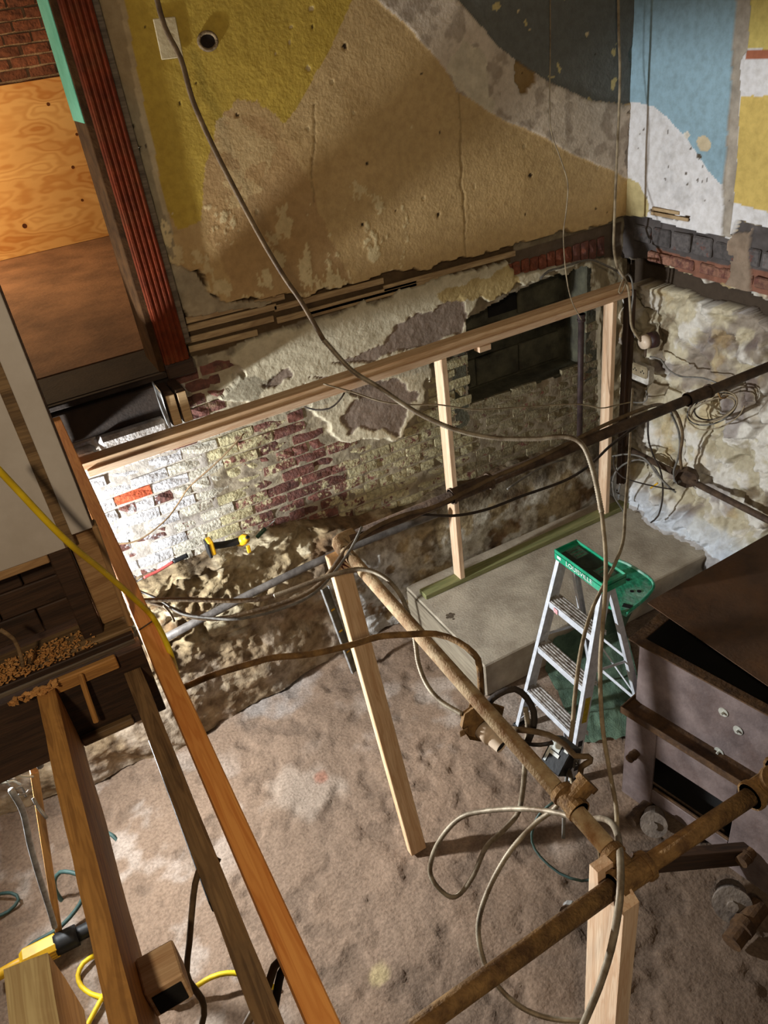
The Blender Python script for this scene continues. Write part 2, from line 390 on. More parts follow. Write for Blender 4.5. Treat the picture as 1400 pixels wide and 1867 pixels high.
# white plaster strip behind the new frame, with its ragged lower edge
Wz = A([(415, 645), (480, 612), (560, 588), (640, 560), (760, 525), (860, 497), (935, 475), (940, 500), (1000, 487), (1070, 472), (1075, 488), (1000, 512), (940, 530), (880, 552), (852, 590), (846, 640), (790, 672), (784, 690), (772, 740), (742, 792), (690, 805), (620, 800), (585, 770), (560, 742), (590, 695), (480, 742), (430, 738), (400, 722), (440, 690)])
C[Wz] = (lin(206, 196, 168) * (.78 + .4 * f1[..., None]))[Wz]; H[Wz] = -.012 + ((f1 - .5) * .02 + (f3 - .5) * .004)[Wz]
g = Wz & (A([(725, 595), (790, 558), (838, 545), (856, 580), (835, 615), (760, 640), (690, 655), (610, 668), (640, 650), (700, 625)]) | A([(560, 690), (640, 700), (720, 690), (770, 720), (735, 790), (640, 785), (625, 760), (660, 735), (640, 715)]) | A([(480, 700), (530, 675), (540, 690), (500, 715)]))
C[g] = (lin(134, 118, 104) * (.8 + .4 * f2[..., None]))[g]; H[g] -= .006
k = Wz & (A([(800, 540), (945, 480), (945, 530), (880, 550), (840, 560)])); C[k] = (lin(186, 164, 112) * (.8 + .4 * f1[..., None]))[k]
# strip darkened at its lower left
k = Wz & A([(395, 735), (420, 690), (500, 690), (470, 735), (430, 745)]); C[k] *= .55
# lower wall on the right: thin limewash over brick
k = A([(1000, 500), (1140, 455), (1140, 900), (1100, 900), (1095, 560), (1060, 540)], 's'); C[k] = (lin(150, 138, 112) * (.6 + .8 * f1[..., None]))[k]; H[k] = -.02 + ((f2 - .5) * .03)[k]
# grey scratch coat at the foot of the casing
k = A([(296, 470), (322, 482), (360, 500), (390, 540), (420, 552), (500, 548), (480, 560), (345, 580), (334, 566)], 's'); C[k] = (lin(164, 150, 124) * (.6 + .8 * f2[..., None]))[k]; H[k] = -.022 + ((f2 - .5) * .02)[k]
# main plaster
PLp = [(150, -60), (1160, -60), (1142, 403), (1060, 420), (1000, 432), (930, 452), (880, 466), (800, 488), (700, 506), (640, 520), (560, 542), (470, 556), (415, 552), (385, 540), (360, 505), (322, 490), (300, 480)]
PLz = A(PLp, 's') & (X > .66); PLw = PLz & A([(q[0], q[1] - 3) for q in PLp])
PLm = PLw
tan = lin(196, 166, 116) * (.86 + .3 * f1[..., None])
C[PLm] = tan[PLm]; H[PLm] = ((f1 - .5) * .012 + (f3 - .5) * .0015)[PLm]
# bare plaster strip by the door casing
k = PLm & A([(150, -60), (205, -60), (232, 60), (258, 200), (300, 380), (330, 500), (300, 500)], 's'); C[k] = (lin(150, 138, 112) * (.7 + .6 * f2[..., None]))[k]
k = PLm & A([(205, -60), (222, -60), (240, 40), (262, 190), (316, 430), (306, 420), (255, 215), (232, 90)], 's'); C[k] = (lin(188, 172, 140) * (.8 + .4 * f2[..., None]))[k]
# yellow paint
ye = PLm & A([(218, -60), (662, -60), (640, 0), (604, 80), (552, 182), (516, 226), (486, 196), (446, 188), (408, 206), (392, 252), (374, 300), (366, 402), (322, 420), (306, 382), (262, 190), (236, 60)], 's') & ~A([(405, 215), (430, 176), (470, 178), (500, 205), (480, 260), (400, 260)])
C[ye] = (lin(190, 160, 66) * (.86 + .28 * f1[..., None]))[ye]
# scraped patches
pz = PLm & ~ye & A([(372, 210), (470, 200), (520, 260), (560, 330), (600, 420), (640, 510), (500, 550), (420, 545), (380, 420), (368, 300)])
C[pz] = (lin(182, 149, 103) * (.85 + .3 * f1[..., None]))[pz]
low = sstep(3.05, 2.55, Z) * sstep(2.3, 1.5, X)
fk = PLm & ~ye & (fbm(X * 13 + 9, Z * 9, 5, 61, .65) > .665 - .085 * low) & (low > .05)
C[fk] = lin(216, 196, 150); H[fk] += .0025
fk2 = PLm & A([(392, 230), (440, 205), (500, 270), (480, 350), (420, 380), (395, 330)]) & (f2 > .5); C[fk2] = lin(206, 178, 128)
stain = PLm & ~ye; paint(stain * sstep(.56, .7, fbm(X * 1.6, Z * 1.6, 4, 70)), lin(166, 130, 78), .35)
# hair cracks
for pts in ([(838, 150), (840, 240), (842, 330), (846, 400), (848, 470)], [(572, 190), (572, 260), (568, 330), (572, 370)]):
    P = ppoly(pts, 'y', YA)
    for (a0, b0), (a1, b1) in zip(P[:-1], P[1:]):
        t = np.clip((Z - b0) / (b1 - b0), 0, 1); dd = np.abs(X - (a0 + (a1 - a0) * t) + (f2 - .5) * .03)
        k = (dd < .005) & (Z < max(b0, b1)) & (Z > min(b0, b1)); C[k] *= .72; H[k] -= .003
# slate-blue paint of the upper flight and the bare band where the stair string was
sl = PLm & A([(815, -60), (838, 0), (880, 52), (905, 85), (952, 118), (1000, 150), (1050, 172), (1082, 184), (1160, 188), (1160, -60)], 's')
C[sl] = (lin(108, 108, 102) * (.9 + .2 * f1[..., None]))[sl]
bandp = [(640, -60), (690, 0), (740, 50), (785, 95), (822, 140), (832, 166), (872, 192), (920, 218), (1000, 256), (1070, 292), (1150, 330), (1160, 190), (1082, 184), (1050, 172), (1000, 150), (952, 118), (905, 85), (880, 52), (838, 0), (815, -60)]
bd = PLm & A(bandp, 's'); C[bd] = (lin(214, 198, 178) * (.72 + .5 * f1[..., None]))[bd]; H[bd] += .006
paint(bd * sstep(.52, .64, f2), lin(126, 108, 90), .5)
k = bd & A([(835, 60), (890, 120), (905, 225), (870, 190), (832, 160), (815, 130)]); C[k] = (lin(206, 194, 170) * (.8 + .4 * f2[..., None]))[k]
k = bd & A([(932, 108), (962, 104), (975, 135), (958, 160), (945, 165), (932, 145)]); C[k] = lin(150, 122, 78); H[k] -= .022
sp = sl & (fbm(X * 11, Z * 11, 3, 90) > .745); C[sp] = lin(206, 188, 130)
# chips and nail holes
rs = np.random.RandomState(5)
for i in range(46):
    qx = rs.uniform(240, 1120); qy = rs.uniform(10, 480); p = at(qx, qy, y=YA); r_ = rs.uniform(.004, .012)
    k = PLm & (np.hypot((X - p[0]) * rs.uniform(.8, 1.6), Z - p[2]) < r_); C[k] = lin(58, 46, 34) if i % 2 else lin(214, 196, 154); H[k] -= .006
# brick course left open beneath the plaster on the right, and the lime strip under it
k = A([(938, 462), (1142, 405), (1142, 470), (1060, 478), (940, 505)], 'n') & ~PLm
C[k] = (lin(98, 84, 70) * (.7 + .6 * f2[..., None]))[k]; H[k] = -.05
# openings: doorway and recess
keepv = np.ones(X.shape, bool)
keepv &= ~((X < .664) & (X > -1.1) & (Z > 2.22))
niche = inside([(2.535, 1.40), (3.50, 1.385), (3.52, 2.09), (3.2, 2.10), (2.9, 2.06), (2.535, 1.98)], X + (f2 - .5) * .05, Z + (f2 - .5) * .05) & ~Wz
keepv &= ~niche
kf = keepv[:-1, :-1] & keepv[1:, :-1] & keepv[1:, 1:] & keepv[:-1, 1:]
wallA = link('wall_back', grid_me('wall_back', np.stack([X, YA - H, Z], -1), np.clip(C, .004, 1), kf), None, None, SURF)
tag(wallA, 'stained yellow and tan plaster wall over whitewashed brick', None, None, 'structure')
WA = dict(X=X, Z=Z, C=C, cover=PLm | Wz | lathz, niche=niche)
# backing behind the surface so no light leaks through; sides of the doorway
def slab_part(name, lo, hi, mt, parent): return box(name, lo, hi, mt, parent, bev=0)
STONEDK = mat('dark_blockwork', lin(92, 90, 72), lin(60, 58, 48), rough=.95, nscale=8, bump=.5, world=True)
slab_part('wall_core', (.67, 4.37, .4), (3.95, 4.45, 4.2), OLDGREY, wallA)
slab_part('wall_core', (-1.4, 4.07, .4), (.66, 4.4, 2.2), OLDDARK, wallA)
slab_part('wall_core', (.665, 4.05, 2.2), (.70, 4.4, 4.2), OLDGREY, wallA)
# recess: block-work back, sill, cheeks
nb = slab_part('niche_back', (2.4, 4.27, 1.2), (3.62, 4.31, 2.3), STONEDK, wallA)
bx = [(2.42, 2.72), (2.73, 3.08), (3.09, 3.44)]
for r, z0 in enumerate((1.41, 1.62, 1.83)):
    for (x0, x1) in bx:
        o = -.12 if r % 2 else 0
        if r == 2 and x0 > 2.7 and x0 < 3.0: continue
        if r == 1 and x0 > 3.05: continue
        box('block', (x0 + o, 4.245, z0), (x1 + o, 4.275, z0 + .2), STONEDK, wallA, bev=.006)
slab_part('niche_hole', (2.86, 4.26, 1.86), (3.1, 4.272, 2.1), DEADBLACK, wallA)  # flat black sheet, the dark of the opening put into its colour
box('niche_sill', (2.45, 4.055, 1.25), (3.56, 4.28, 1.385), STONEDK, wallA, bev=.01)
box('niche_cheek', (2.40, 4.045, 1.2), (2.53, 4.28, 2.1), STONEDK, wallA, bev=.01)
box('niche_cheek', (3.50, 4.045, 1.2), (3.66, 4.28, 2.2), STONEDK, wallA, bev=.01)
box('niche_lintel', (2.45, 4.05, 2.1), (3.6, 4.28, 2.22), OLDDARK, wallA, bev=.01)

# ---- bricks of the back wall, each one a piece
def brick_me(sx, sy, sz, seed):
    rs = np.random.RandomState(seed); bm = bmesh.new(); bm_box(bm, sx, sy, sz, bev=0)
    bmesh.ops.subdivide_edges(bm, edges=bm.edges[:], cuts=1, use_grid_fill=True)
    for v in bm.verts:
        v.co += Vector(rs.uniform(-1, 1, 3)) * .0035
        if abs(v.co.x) > sx * .4 and abs(v.co.z) > sz * .4: v.co.x *= .975; v.co.z *= .94
        if v.co.y < 0 and (abs(v.co.x) > sx * .4 or abs(v.co.z) > sz * .4): v.co.y += .006
    me = bm_done(bm, 'brick', False); me.materials.append(BRICK); return me
STR = [brick_me(.203, .03, .062, s) for s in range(6)]; HDR = [brick_me(.096, .03, .062, 20 + s) for s in range(4)]
SOL = [brick_me(.058, .03, .125, 40 + s) for s in range(3)]
def covered(x, z):
    i = int(round((x - xs[0]) / .008)); j = int(round((z - zs[0]) / .008))
    if not (0 <= i < len(xs) and 0 <= j < len(zs)): return True
    return WA['cover'][i, j] or WA['niche'][i, j]
def proj(p):
    c = CR @ (np.asarray(p) - CAM); return CX + FPX * c[0] / c[2], CY + FPX * c[1] / c[2]
def brick_paint(x, z):
    px, py = proj((x, YA + .03, z)); r = random.random
    n = float(fbm(np.array([x * 2.6]), np.array([z * 2.6]), 3, 77)[0])
    white = lin(206, 204, 204); cream = lin(196, 186, 146); grime = lin(148, 138, 104); dark = lin(104, 92, 74)
    if py < 760 and px < 470: return (*lin(120, 96, 74), .42)
    if px < 330: return (*white, .82 if r() < .8 else .48)
    if px < 400: return (*(white * .5 + cream * .5), .66)
    d = abs((px - 560) + (py - 850) * .1) / 95
    if d < 1 and n > .36 or (430 < px < 560 and 760 < py < 860 and n > .4): return (*cream, .34 + .2 * d)
    if px < 660: return (*cream, .66)
    if px < 860: return (*(cream * .45 + grime * .55), .6)
    return (*(grime * .55 + dark * .45), .62)
REDS = {(240, 890), (222, 915)}
nb_ = 0; z = .80; row = 0
while z < 2.26:
    header = row % 6 == 4; L_ = .106 if header else .213
    x = -.12 - (row % 2) * L_ / 2
    while x < 3.74:
        xc = x + L_ / 2; x += L_
        px, py = proj((xc, YA, z))
        if py > 1075 or px < 120: continue
        ztop = 1.04 if xc < 1.15 else (1.04 - (xc - 1.15) * .35 if xc < 1.6 else .86)
        if z < ztop - .03 or covered(xc, z): continue
        if z > 2.0 and (xc < .69 or xc > .98): continue
        if covered(xc - L_ * .35, z) or covered(xc + L_ * .35, z):
            if header or covered(xc, z + .03): continue
            me = random.choice(HDR); xo = -.05 if covered(xc + .06, z) else .05
            if L_ < .2: xo = 0
        else: me = random.choice(HDR if header else STR); xo = 0
        o = bpy.data.objects.new('brick', me); COL.objects.link(o); o.parent = wallA
        o.location = (xc + xo + random.uniform(-.006, .006), YA + .053 + random.uniform(-.007, .006), z + random.uniform(-.004, .004))
        o.rotation_euler = (random.uniform(-.02, .02), random.uniform(-.02, .02), random.uniform(-.03, .03))
        col = brick_paint(xc, z)
        if any(abs(px - a) < 34 and abs(py - b_) < 11 for a, b_ in REDS): col = (*lin(196, 92, 56), .93)
        o.color = col; nb_ += 1
    z += .072; row += 1
# the soldier course beneath the plaster
for i in range(12):
    xc = 2.87 + i * .068; px, py = 0, 0
    z = 2.19
    o = bpy.data.objects.new('brick', SOL[i % 3]); COL.objects.link(o); o.parent = wallA
    o.location = (xc, YA + .05, z + random.uniform(-.004, .004)); o.color = (*lin(132, 74, 52), .66 if i < 8 else .4); nb_ += 1
print('bricks', nb_)
# laths, each a strip
for (a, b_, dz) in (((338, 582), (520, 545), 0), ((336, 600), (505, 562), 0), ((338, 622), (500, 583), 0), ((345, 640), (470, 606), 0), ((500, 562), (700, 515), 0), ((505, 583), (760, 520), 0), ((700, 528), (940, 462), 0), ((560, 575), (800, 512), 0)):
    p = at(*a, y=YA + .03); q = at(*b_, y=YA + .03); zc = (p[2] + q[2]) / 2
    board('lath', (p[0], YA + .036, zc + .01), (q[0], YA + .036, zc - .005), (0, 0, 1), .034, .012, LATH, wallA, bev=.002)

# ---- foundation rubble at the foot of the back wall
us = np.linspace(0, 1, 200); xs2 = np.arange(-1.5, 3.86, .012)
Xf, U = np.meshgrid(xs2, us, indexing='ij')
ztop = np.interp(Xf, [-1.5, 1.0, 1.25, 1.6, 1.9, 3.86], [1.05, 1.06, 1.03, .90, .84, .84]) + (fbm(Xf * 4, Xf * 0, 4, 3) - .5) * .10
ybase = np.interp(Xf, [-1.5, .1, .5, 1.2, 1.6, 1.85, 2.0, 3.86], [3.86, 3.76, 3.80, 3.86, 3.88, 3.90, 3.95, 3.96])
ytop = np.interp(Xf, [-1.5, 1.0, 1.5, 1.85, 3.86], [3.90, 3.88, 3.93, 3.985, 4.0])
face = np.clip(U / .78, 0, 1); led = np.clip((U - .78) / .22, 0, 1)
Zf = ztop * face + led * .03
prof = sstep(0, 1, face)
Yf = ybase + (ytop - ybase) * prof + led * (4.075 - ytop)
d1, d2, cid = voro(Xf * 4.2 + fbm(Xf * 3, Zf * 3, 3, 9) * .8, Zf * 5.5 + fbm(Xf * 3, Zf * 3, 3, 19) * .8, 12)
blk = sstep(0, .25, d2 - d1); rough_ = fbm(Xf * 9, Zf * 9 + Yf * 9, 5, 23, .6)
left = 1 - sstep(1.5, 1.95, Xf)
lump = fbm(Xf * 2.0 + Zf * 1.6, Zf * 1.7 - Xf * .9, 5, 29, .55); crag = sstep(.35, .8, Zf + (lump - .5) * .6) * left
Yf = Yf - (blk * (.004 + .03 * cid) * crag + (rough_ - .5) * (.03 + .075 * crag) + (lump - .5) * .2) * (.35 + .65 * left) * (1 - .8 * led)
Zf = Zf + (rough_ - .5) * .05 * np.where(led > 0, .6, 0)
base = lin(162, 144, 110)[None, None] * np.ones(Xf.shape + (1,)); fA = fbm(Xf * 3.2, Zf * 3.2, 5, 51); fB = fbm(Xf * 9, Zf * 9, 4, 53)
def mixc(Cq, k, col): return Cq * (1 - k[..., None]) + np.asarray(col) * k[..., None]
Cf = mixc(base, sstep(.5, .66, fA), lin(126, 100, 70)); Cf = mixc(Cf, sstep(.52, .66, fB) * .75, lin(206, 194, 164))
Cf = mixc(Cf, (1 - sstep(.02, .10, d2 - d1)) * .18, lin(60, 46, 34)); Cf = mixc(Cf, sstep(.6, .72, fbm(Xf * 6, Zf * 6, 4, 57)) * .7, lin(76, 60, 44))
Cf = mixc(Cf, (1 - crag) * .62 * left, lin(150, 126, 100)); Cf = mixc(Cf, (1 - crag) * left * sstep(.5, .62, fbm(Xf * 5 + 8, Zf * 3.4, 5, 97)) * .55, lin(178, 164, 148))
wh = sstep(1.2, 1.45, Xf) * sstep(1.95, 1.75, Xf) * sstep(.75, .55, Zf) * sstep(.42, .5, fB + .08); Cf = mixc(Cf, wh * .85, lin(206, 206, 204))
wh2 = sstep(1.8, 2.0, Xf) * sstep(.72, .55, Zf + (fA - .5) * .3); Cf = mixc(Cf, wh2 * .7 * sstep(.4, .55, fB), lin(206, 202, 190))
dk = sstep(1.75, 1.95, Xf) * sstep(.56, .68, Zf + (fA - .5) * .2); Cf = mixc(Cf, dk * .6, lin(74, 62, 46))
Cf = mixc(Cf, led * .7, lin(96, 76, 54))
fd = link('wall_foundation', grid_me('wall_foundation', np.stack([Xf, Yf, Zf], -1), np.clip(Cf, .004, 1)), None, None, ROCK)
tag(fd, 'rough rubble foundation ledge at the foot of the brick wall', None, None, 'structure')

# ---- right wall: blue plaster above, rubble stone below
XB = 3.78
ys3 = np.arange(.9, 4.07, .008); zs3 = np.arange(0, 4.12, .008)
Yb, Zb = np.meshgrid(ys3, zs3, indexing='ij')
g1 = fbm(Yb * 3, Zb * 3, 5, 140); g2 = fbm(Yb * 14, Zb * 14, 4, 144); g3 = fbm(Yb * 7, Zb * 7, 5, 148, .6)
wy = Yb + (fbm(Yb * 8, Zb * 8, 4, 102) - .5) * .09; wz3 = Zb + (fbm(Yb * 8 + 40, Zb * 8, 4, 105) - .5) * .09
sy3 = Yb + (fbm(Yb * 5, Zb * 5, 3, 102) - .5) * .025; sz3 = Zb + (fbm(Yb * 5 + 40, Zb * 5, 3, 105) - .5) * .025
def B(pts, warp='s'):
    P = ppoly(pts, 'x', XB)
    return inside(P, wy, wz3) if warp == 'w' else inside(P, sy3, sz3)
d1, d2, cid = voro(Yb * 3.4 + g1 * .9, Zb * 4.6 + g3 * .9, 60); blk = sstep(0, .3, d2 - d1)
Cb = lin(190, 180, 154)[None, None] * (.75 + .5 * g1[..., None])
Cb = mixc(Cb, sstep(.48, .6, g3) * .8, lin(222, 218, 210)); Cb = mixc(Cb, sstep(.55, .68, fbm(Yb * 5, Zb * 5, 5, 151, .6)) * .75, lin(104, 84, 58))
Cb = mixc(Cb, sstep(.6, .7, fbm(Yb * 4 + 7, Zb * 4, 4, 155)) * .6, lin(118, 104, 104)); Cb = mixc(Cb, (1 - sstep(.0, .08, d2 - d1)) * .4, lin(90, 74, 54))
Cb = mixc(Cb, sstep(.62, .72, fbm(Yb * 6 + 3, Zb * 6, 4, 158)) * .35, lin(190, 160, 96))
HB = -.06 + blk * (.015 + .05 * cid) + (g3 - .5) * .10 + (g1 - .5) * .04 + (fbm(Yb * 20, Zb * 20, 4, 161, .6) - .5) * .035
# dark brick and timber band, then the gap under it, its shade painted dark
dkz = B([(1100, 392), (1180, 398), (1245, 412), (1330, 440), (1345, 405), (1500, 440), (1500, 590), (1400, 548), (1330, 525), (1260, 508), (1190, 478), (1100, 470)])
Cb[dkz] = (lin(84, 78, 76) * (.55 + .9 * g2[..., None]))[dkz]; HB[dkz] = -.03 + ((g2 - .5) * .03)[dkz]
k = dkz & B([(1190, 455), (1260, 475), (1400, 500), (1500, 520), (1500, 600), (1400, 548), (1260, 508), (1190, 478)]); Cb[k] = (lin(130, 88, 70) * (.6 + .8 * g2[..., None]))[k]
k = dkz & B([(1330, 430), (1360, 420), (1365, 540), (1320, 525)], 'w'); Cb[k] = (lin(140, 122, 104) * (.6 + .8 * g2[..., None]))[k]; HB[k] += .02
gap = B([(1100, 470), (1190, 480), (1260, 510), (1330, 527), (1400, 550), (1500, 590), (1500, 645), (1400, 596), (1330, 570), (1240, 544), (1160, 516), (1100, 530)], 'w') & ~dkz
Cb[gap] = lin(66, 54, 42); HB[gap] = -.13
# plaster coat
up = B([(1080, -80), (1560, -80), (1560, 470), (1400, 415), (1345, 402), (1330, 436), (1290, 428), (1240, 414), (1180, 398), (1080, 392)])
Cb[up] = (lin(224, 222, 222) * (.84 + .3 * g1[..., None]))[up]; HB[up] = ((g1 - .5) * .014)[up]
Cb = np.where(up[..., None], Cb * (1 - .22 * sstep(.5, .72, fbm(Yb * 6, Zb * 6, 5, 171, .65)))[..., None], Cb)
k = up & B([(1080, 300), (1140, 320), (1165, 335), (1183, 370), (1183, 385), (1178, 400), (1080, 395)]); Cb[k] = (lin(196, 180, 130) * (.8 + .3 * g1[..., None]))[k]
bl = up & B([(1080, -80), (1360, -80), (1346, 0), (1332, 160), (1318, 338), (1296, 316), (1246, 246), (1216, 212), (1190, 192), (1165, 186), (1080, 183)])
Cb[bl] = (lin(146, 176, 190) * (.88 + .24 * g1[..., None]))[bl]; HB[bl] += .004
for pts, cc in (([(1366, -80), (1560, -80), (1560, 130), (1400, 92), (1362, 88)], (214, 194, 112)), ([(1362, 90), (1400, 94), (1560, 132), (1560, 150), (1400, 110), (1360, 107)], (170, 104, 76)), ([(1350, 178), (1400, 176), (1560, 215), (1560, 440), (1400, 386), (1336, 370)], (212, 184, 104))):
    k = up & B(pts); Cb[k] = (lin(*cc) * (.86 + .28 * g1[..., None]))[k]
k = up & B([(1344, -80), (1368, -80), (1362, 90), (1350, 110), (1347, 200), (1336, 370), (1332, 436), (1316, 430), (1316, 335), (1332, 160)])
Cb[k] = (lin(168, 158, 144) * (.55 + .9 * g2[..., None]))[k]; HB[k] -= .012
for (qx, qy, r_, cc) in ((1284, 262, .05, (206, 190, 158)), (1252, 246, .02, (220, 214, 200)), (1274, 285, .018, (90, 80, 66))):
    p = at(qx, qy, x=XB); k = up & (np.hypot(Yb - p[1], (Zb - p[2]) * 1.3) < r_ * (.6 + .8 * g2)); Cb[k] = lin(*cc); HB[k] -= .004
for i in range(24):
    qx = rs.uniform(1150, 1330); qy = rs.uniform(190, 420); p = at(qx, qy, x=XB); k = up & ~bl & (np.hypot((Yb - p[1]) * 1.5, Zb - p[2]) < rs.uniform(.004, .010)); Cb[k] = lin(104, 94, 84)
# laths showing through the broken plaster
k = up & B([(1180, 375), (1260, 392), (1262, 400), (1185, 388)], 'w'); Cb[k] = lin(84, 66, 46); HB[k] -= .012
# beyond the picture the coats go on level
i0 = int((2.45 - ys3[0]) / .008); jj = zs3 > 1.80
Cb[:i0][:, jj] = Cb[i0][jj][None] * (.86 + .28 * fbm(Yb * 4, Zb * 4, 4, 181))[:i0][:, jj][..., None]; HB[:i0][:, jj] = HB[i0][jj][None] + ((g2 - .5) * .01)[:i0][:, jj]; up[:i0][:, jj] = up[i0][jj][None]
# limewashed kerb at the foot
toe = sstep(.62, .30, Zb + (g1 - .5) * .12); HB = np.where(up, HB, HB + toe * .15)
kb = toe * sstep(.35, .6, toe); Cb = mixc(Cb, np.where(up, 0, kb * .85), lin(206, 214, 224)); Cb = mixc(Cb, np.where(Zb < .3, .6, 0), lin(140, 124, 106))
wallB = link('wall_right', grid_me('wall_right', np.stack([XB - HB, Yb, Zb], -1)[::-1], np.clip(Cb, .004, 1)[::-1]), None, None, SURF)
tag(wallB, 'blue painted plaster wall over cream rubble stone', None, None, 'structure')
box('wall_core', (3.98, .5, 0), (4.05, 4.4, 4.2), OLDGREY, wallB, bev=0)
# dark blocks below the plaster on the right wall
zr1 = at(1250, 446, x=XB)[2]; zr2 = at(1262, 488, x=XB)[2]
for k in range(9):
    y_ = 3.86 - k * .165 + random.uniform(-.01, .01); h_ = .105 + random.uniform(-.015, .01)
    o = box('brick', (XB + .008 + random.uniform(0, .012), y_ - .074, zr1 - h_ / 2), (XB + .07, y_ + .074, zr1 + h_ / 2), BRICK, wallB, bev=.008)
    o.color = (*(lin(104, 98, 96) * random.uniform(.6, 1.2)), .62)
for k in range(8):
    y_ = 3.72 - k * .215 + random.uniform(-.02, .02)
    o = box('brick', (XB + .004 + random.uniform(0, .015), y_ - .098, zr2 - .03), (XB + .07, y_ + .098, zr2 + .032), BRICK, wallB, bev=.008)
    o.color = (*(lin(150, 108, 88) * random.uniform(.7, 1.1)), .55)
for (a, c_, L_) in ((1215, 384, .22), (1222, 394, .3)):
    p = at(a, c_, x=XB); board('lath', (XB - .008, p[1] - L_ / 2, p[2]), (XB - .008, p[1] + L_ / 2, p[2]), (0, 0, 1), .02, .01, LATH, wallB, bev=.002)

# ---- doorway: red fluted casing, jamb, sill
door = tag(bpy.data.objects.new('door_1', None), 'red fluted door casing beside the yellow plaster', None, None, 'structure'); COL.objects.link(door); door.location = (.66, 3.98, 2.27)
def casing_me(w, t, h):
    n = 41; prof_ = []
    for i in range(n):
        u = i / (n - 1); d = t
        for c0 in (.22, .42, .62, .82):
            d -= .007 * max(0, 1 - ((u - c0) / .05) ** 2)
        if u < .06 or u > .94: d = t * .8
        prof_.append((u * w, -d))
    V = [(x, 0, 0) if False else (x, y, zz) for zz in (0, h) for (x, y) in prof_] ; F = [(i, i + 1, n + i + 1, n + i) for i in range(n - 1)]
    b0 = len(V); V += [(0, 0, 0), (w, 0, 0), (0, 0, h), (w, 0, h)]
    F += [(0, n, b0 + 2, b0), (n - 1, b0 + 1, b0 + 3, 2 * n - 1), (b0, b0 + 2, b0 + 3, b0 + 1)]
    return mesh_from('casing', V, F)
c0 = at(297, 655, y=3.97)[0]; c1 = at(343, 650, y=3.97)[0]
link('casing', casing_me(c1 - c0, .05, 1.9), Matrix.Translation((c0, 3.99, 2.29)), door, REDPAINT)
JAMB = mat('worn_jamb_paint', lin(80, 56, 34), lin(54, 38, 25), rough=.95, spec=.05, nscale=10)
box('jamb', (c0 - .03, 4.0, 2.24), (c0 + .01, 4.30, 4.2), JAMB, door)
JG = mat('mint_jamb_glow', lin(112, 180, 150), lin(92, 160, 130), rough=.9, spec=.05, nscale=6)  # blue-green glow of other lamps on the upper jamb, set as colour
box('jamb_glow_sheet', (c0 - .034, 4.01, 3.42), (c0 - .028, 4.29, 4.2), JG, door, bev=.001)
box('back_band', (c1, 3.975, 2.36), (c1 + .035, 4.03, 4.2), OLDGREY, door)
box('casing_foot', (c0, 3.96, 2.2), (c1 + .02, 4.03, 2.29), OLDDARK, door, bev=.008)
SILLDK = mat('dark_sill', lin(56, 44, 34), lin(36, 28, 22), rough=.9, nscale=6)  # one even dark brown for the sill and rim timbers
box('door_sill', (-1.1, 4.0, 2.17), (.67, 4.42, 2.245), SILLDK, door, bev=.01)
box('sill_nosing', (-1.1, 3.965, 2.215), (.66, 4.0, 2.245), SILLDK, door, bev=.006)
# rim timbers under the doorway
box('rim_joist', (-1.3, 3.955, 2.03), (.60, 4.02, 2.2), SILLDK, door, bev=.006)
STONEBLK = mat('limed_stone', lin(196, 192, 188), lin(140, 130, 118), rough=.9, nscale=12, bump=.8, world=True)
box('sill_stone', (.22, 3.90, 1.95), (.58, 4.02, 2.03), STONEBLK, door, bev=.02)
box('sill_stone', (-.1, 3.88, 1.9), (.20, 4.02, 1.985), STONEBLK, door, bev=.02)

# ---- room behind the doorway
RF = mat('rear_floor_dust', lin(150, 112, 82), lin(112, 82, 60), rough=.9, nscale=3, bump=.4, bscale=40, world=True, dirt=.4, dirtcol=tuple(lin(92, 66, 46)))
rf = box('floor_rear', (-2.2, 4.42, 2.1), (2.6, 7.85, 2.25), RF, None, bev=0); tag(rf, 'dusty brown floor of the room behind the doorway', None, None, 'structure')
rw = box('wall_rear', (-2.2, 7.80, 2.2), (2.6, 7.95, 5.0), mat('rear_mortar', lin(176, 150, 120), lin(132, 108, 84), rough=.95, nscale=8, bump=.6, world=True), None, bev=0)
tag(rw, 'old brown brick wall of the rear room', None, None, 'structure')
BRK2 = mat('brown_brick', lin(134, 82, 58), lin(88, 54, 40), rough=.9, nscale=14, bump=.7, bscale=50, vary=.35)
RB = []
for s in range(4):
    me = brick_me(.205, .05, .066, 80 + s); me.materials.clear(); me.materials.append(BRK2); RB.append(me)
z = 3.42; row = 0
while z < 4.45:
    x = -.1 - (row % 2) * .11
    while x < 1.7:
        o = bpy.data.objects.new('brick', RB[random.randrange(4)]); COL.objects.link(o); o.parent = rw
        o.location = Vector((x + random.uniform(-.008, .008), 7.795 + random.uniform(-.008, .008), z)) ; o.matrix_parent_inverse = root_mat(rw).inverted()
        o.rotation_euler = (0, random.uniform(-.03, .03), random.uniform(-.03, .03)); x += .222
    z += .08; row += 1

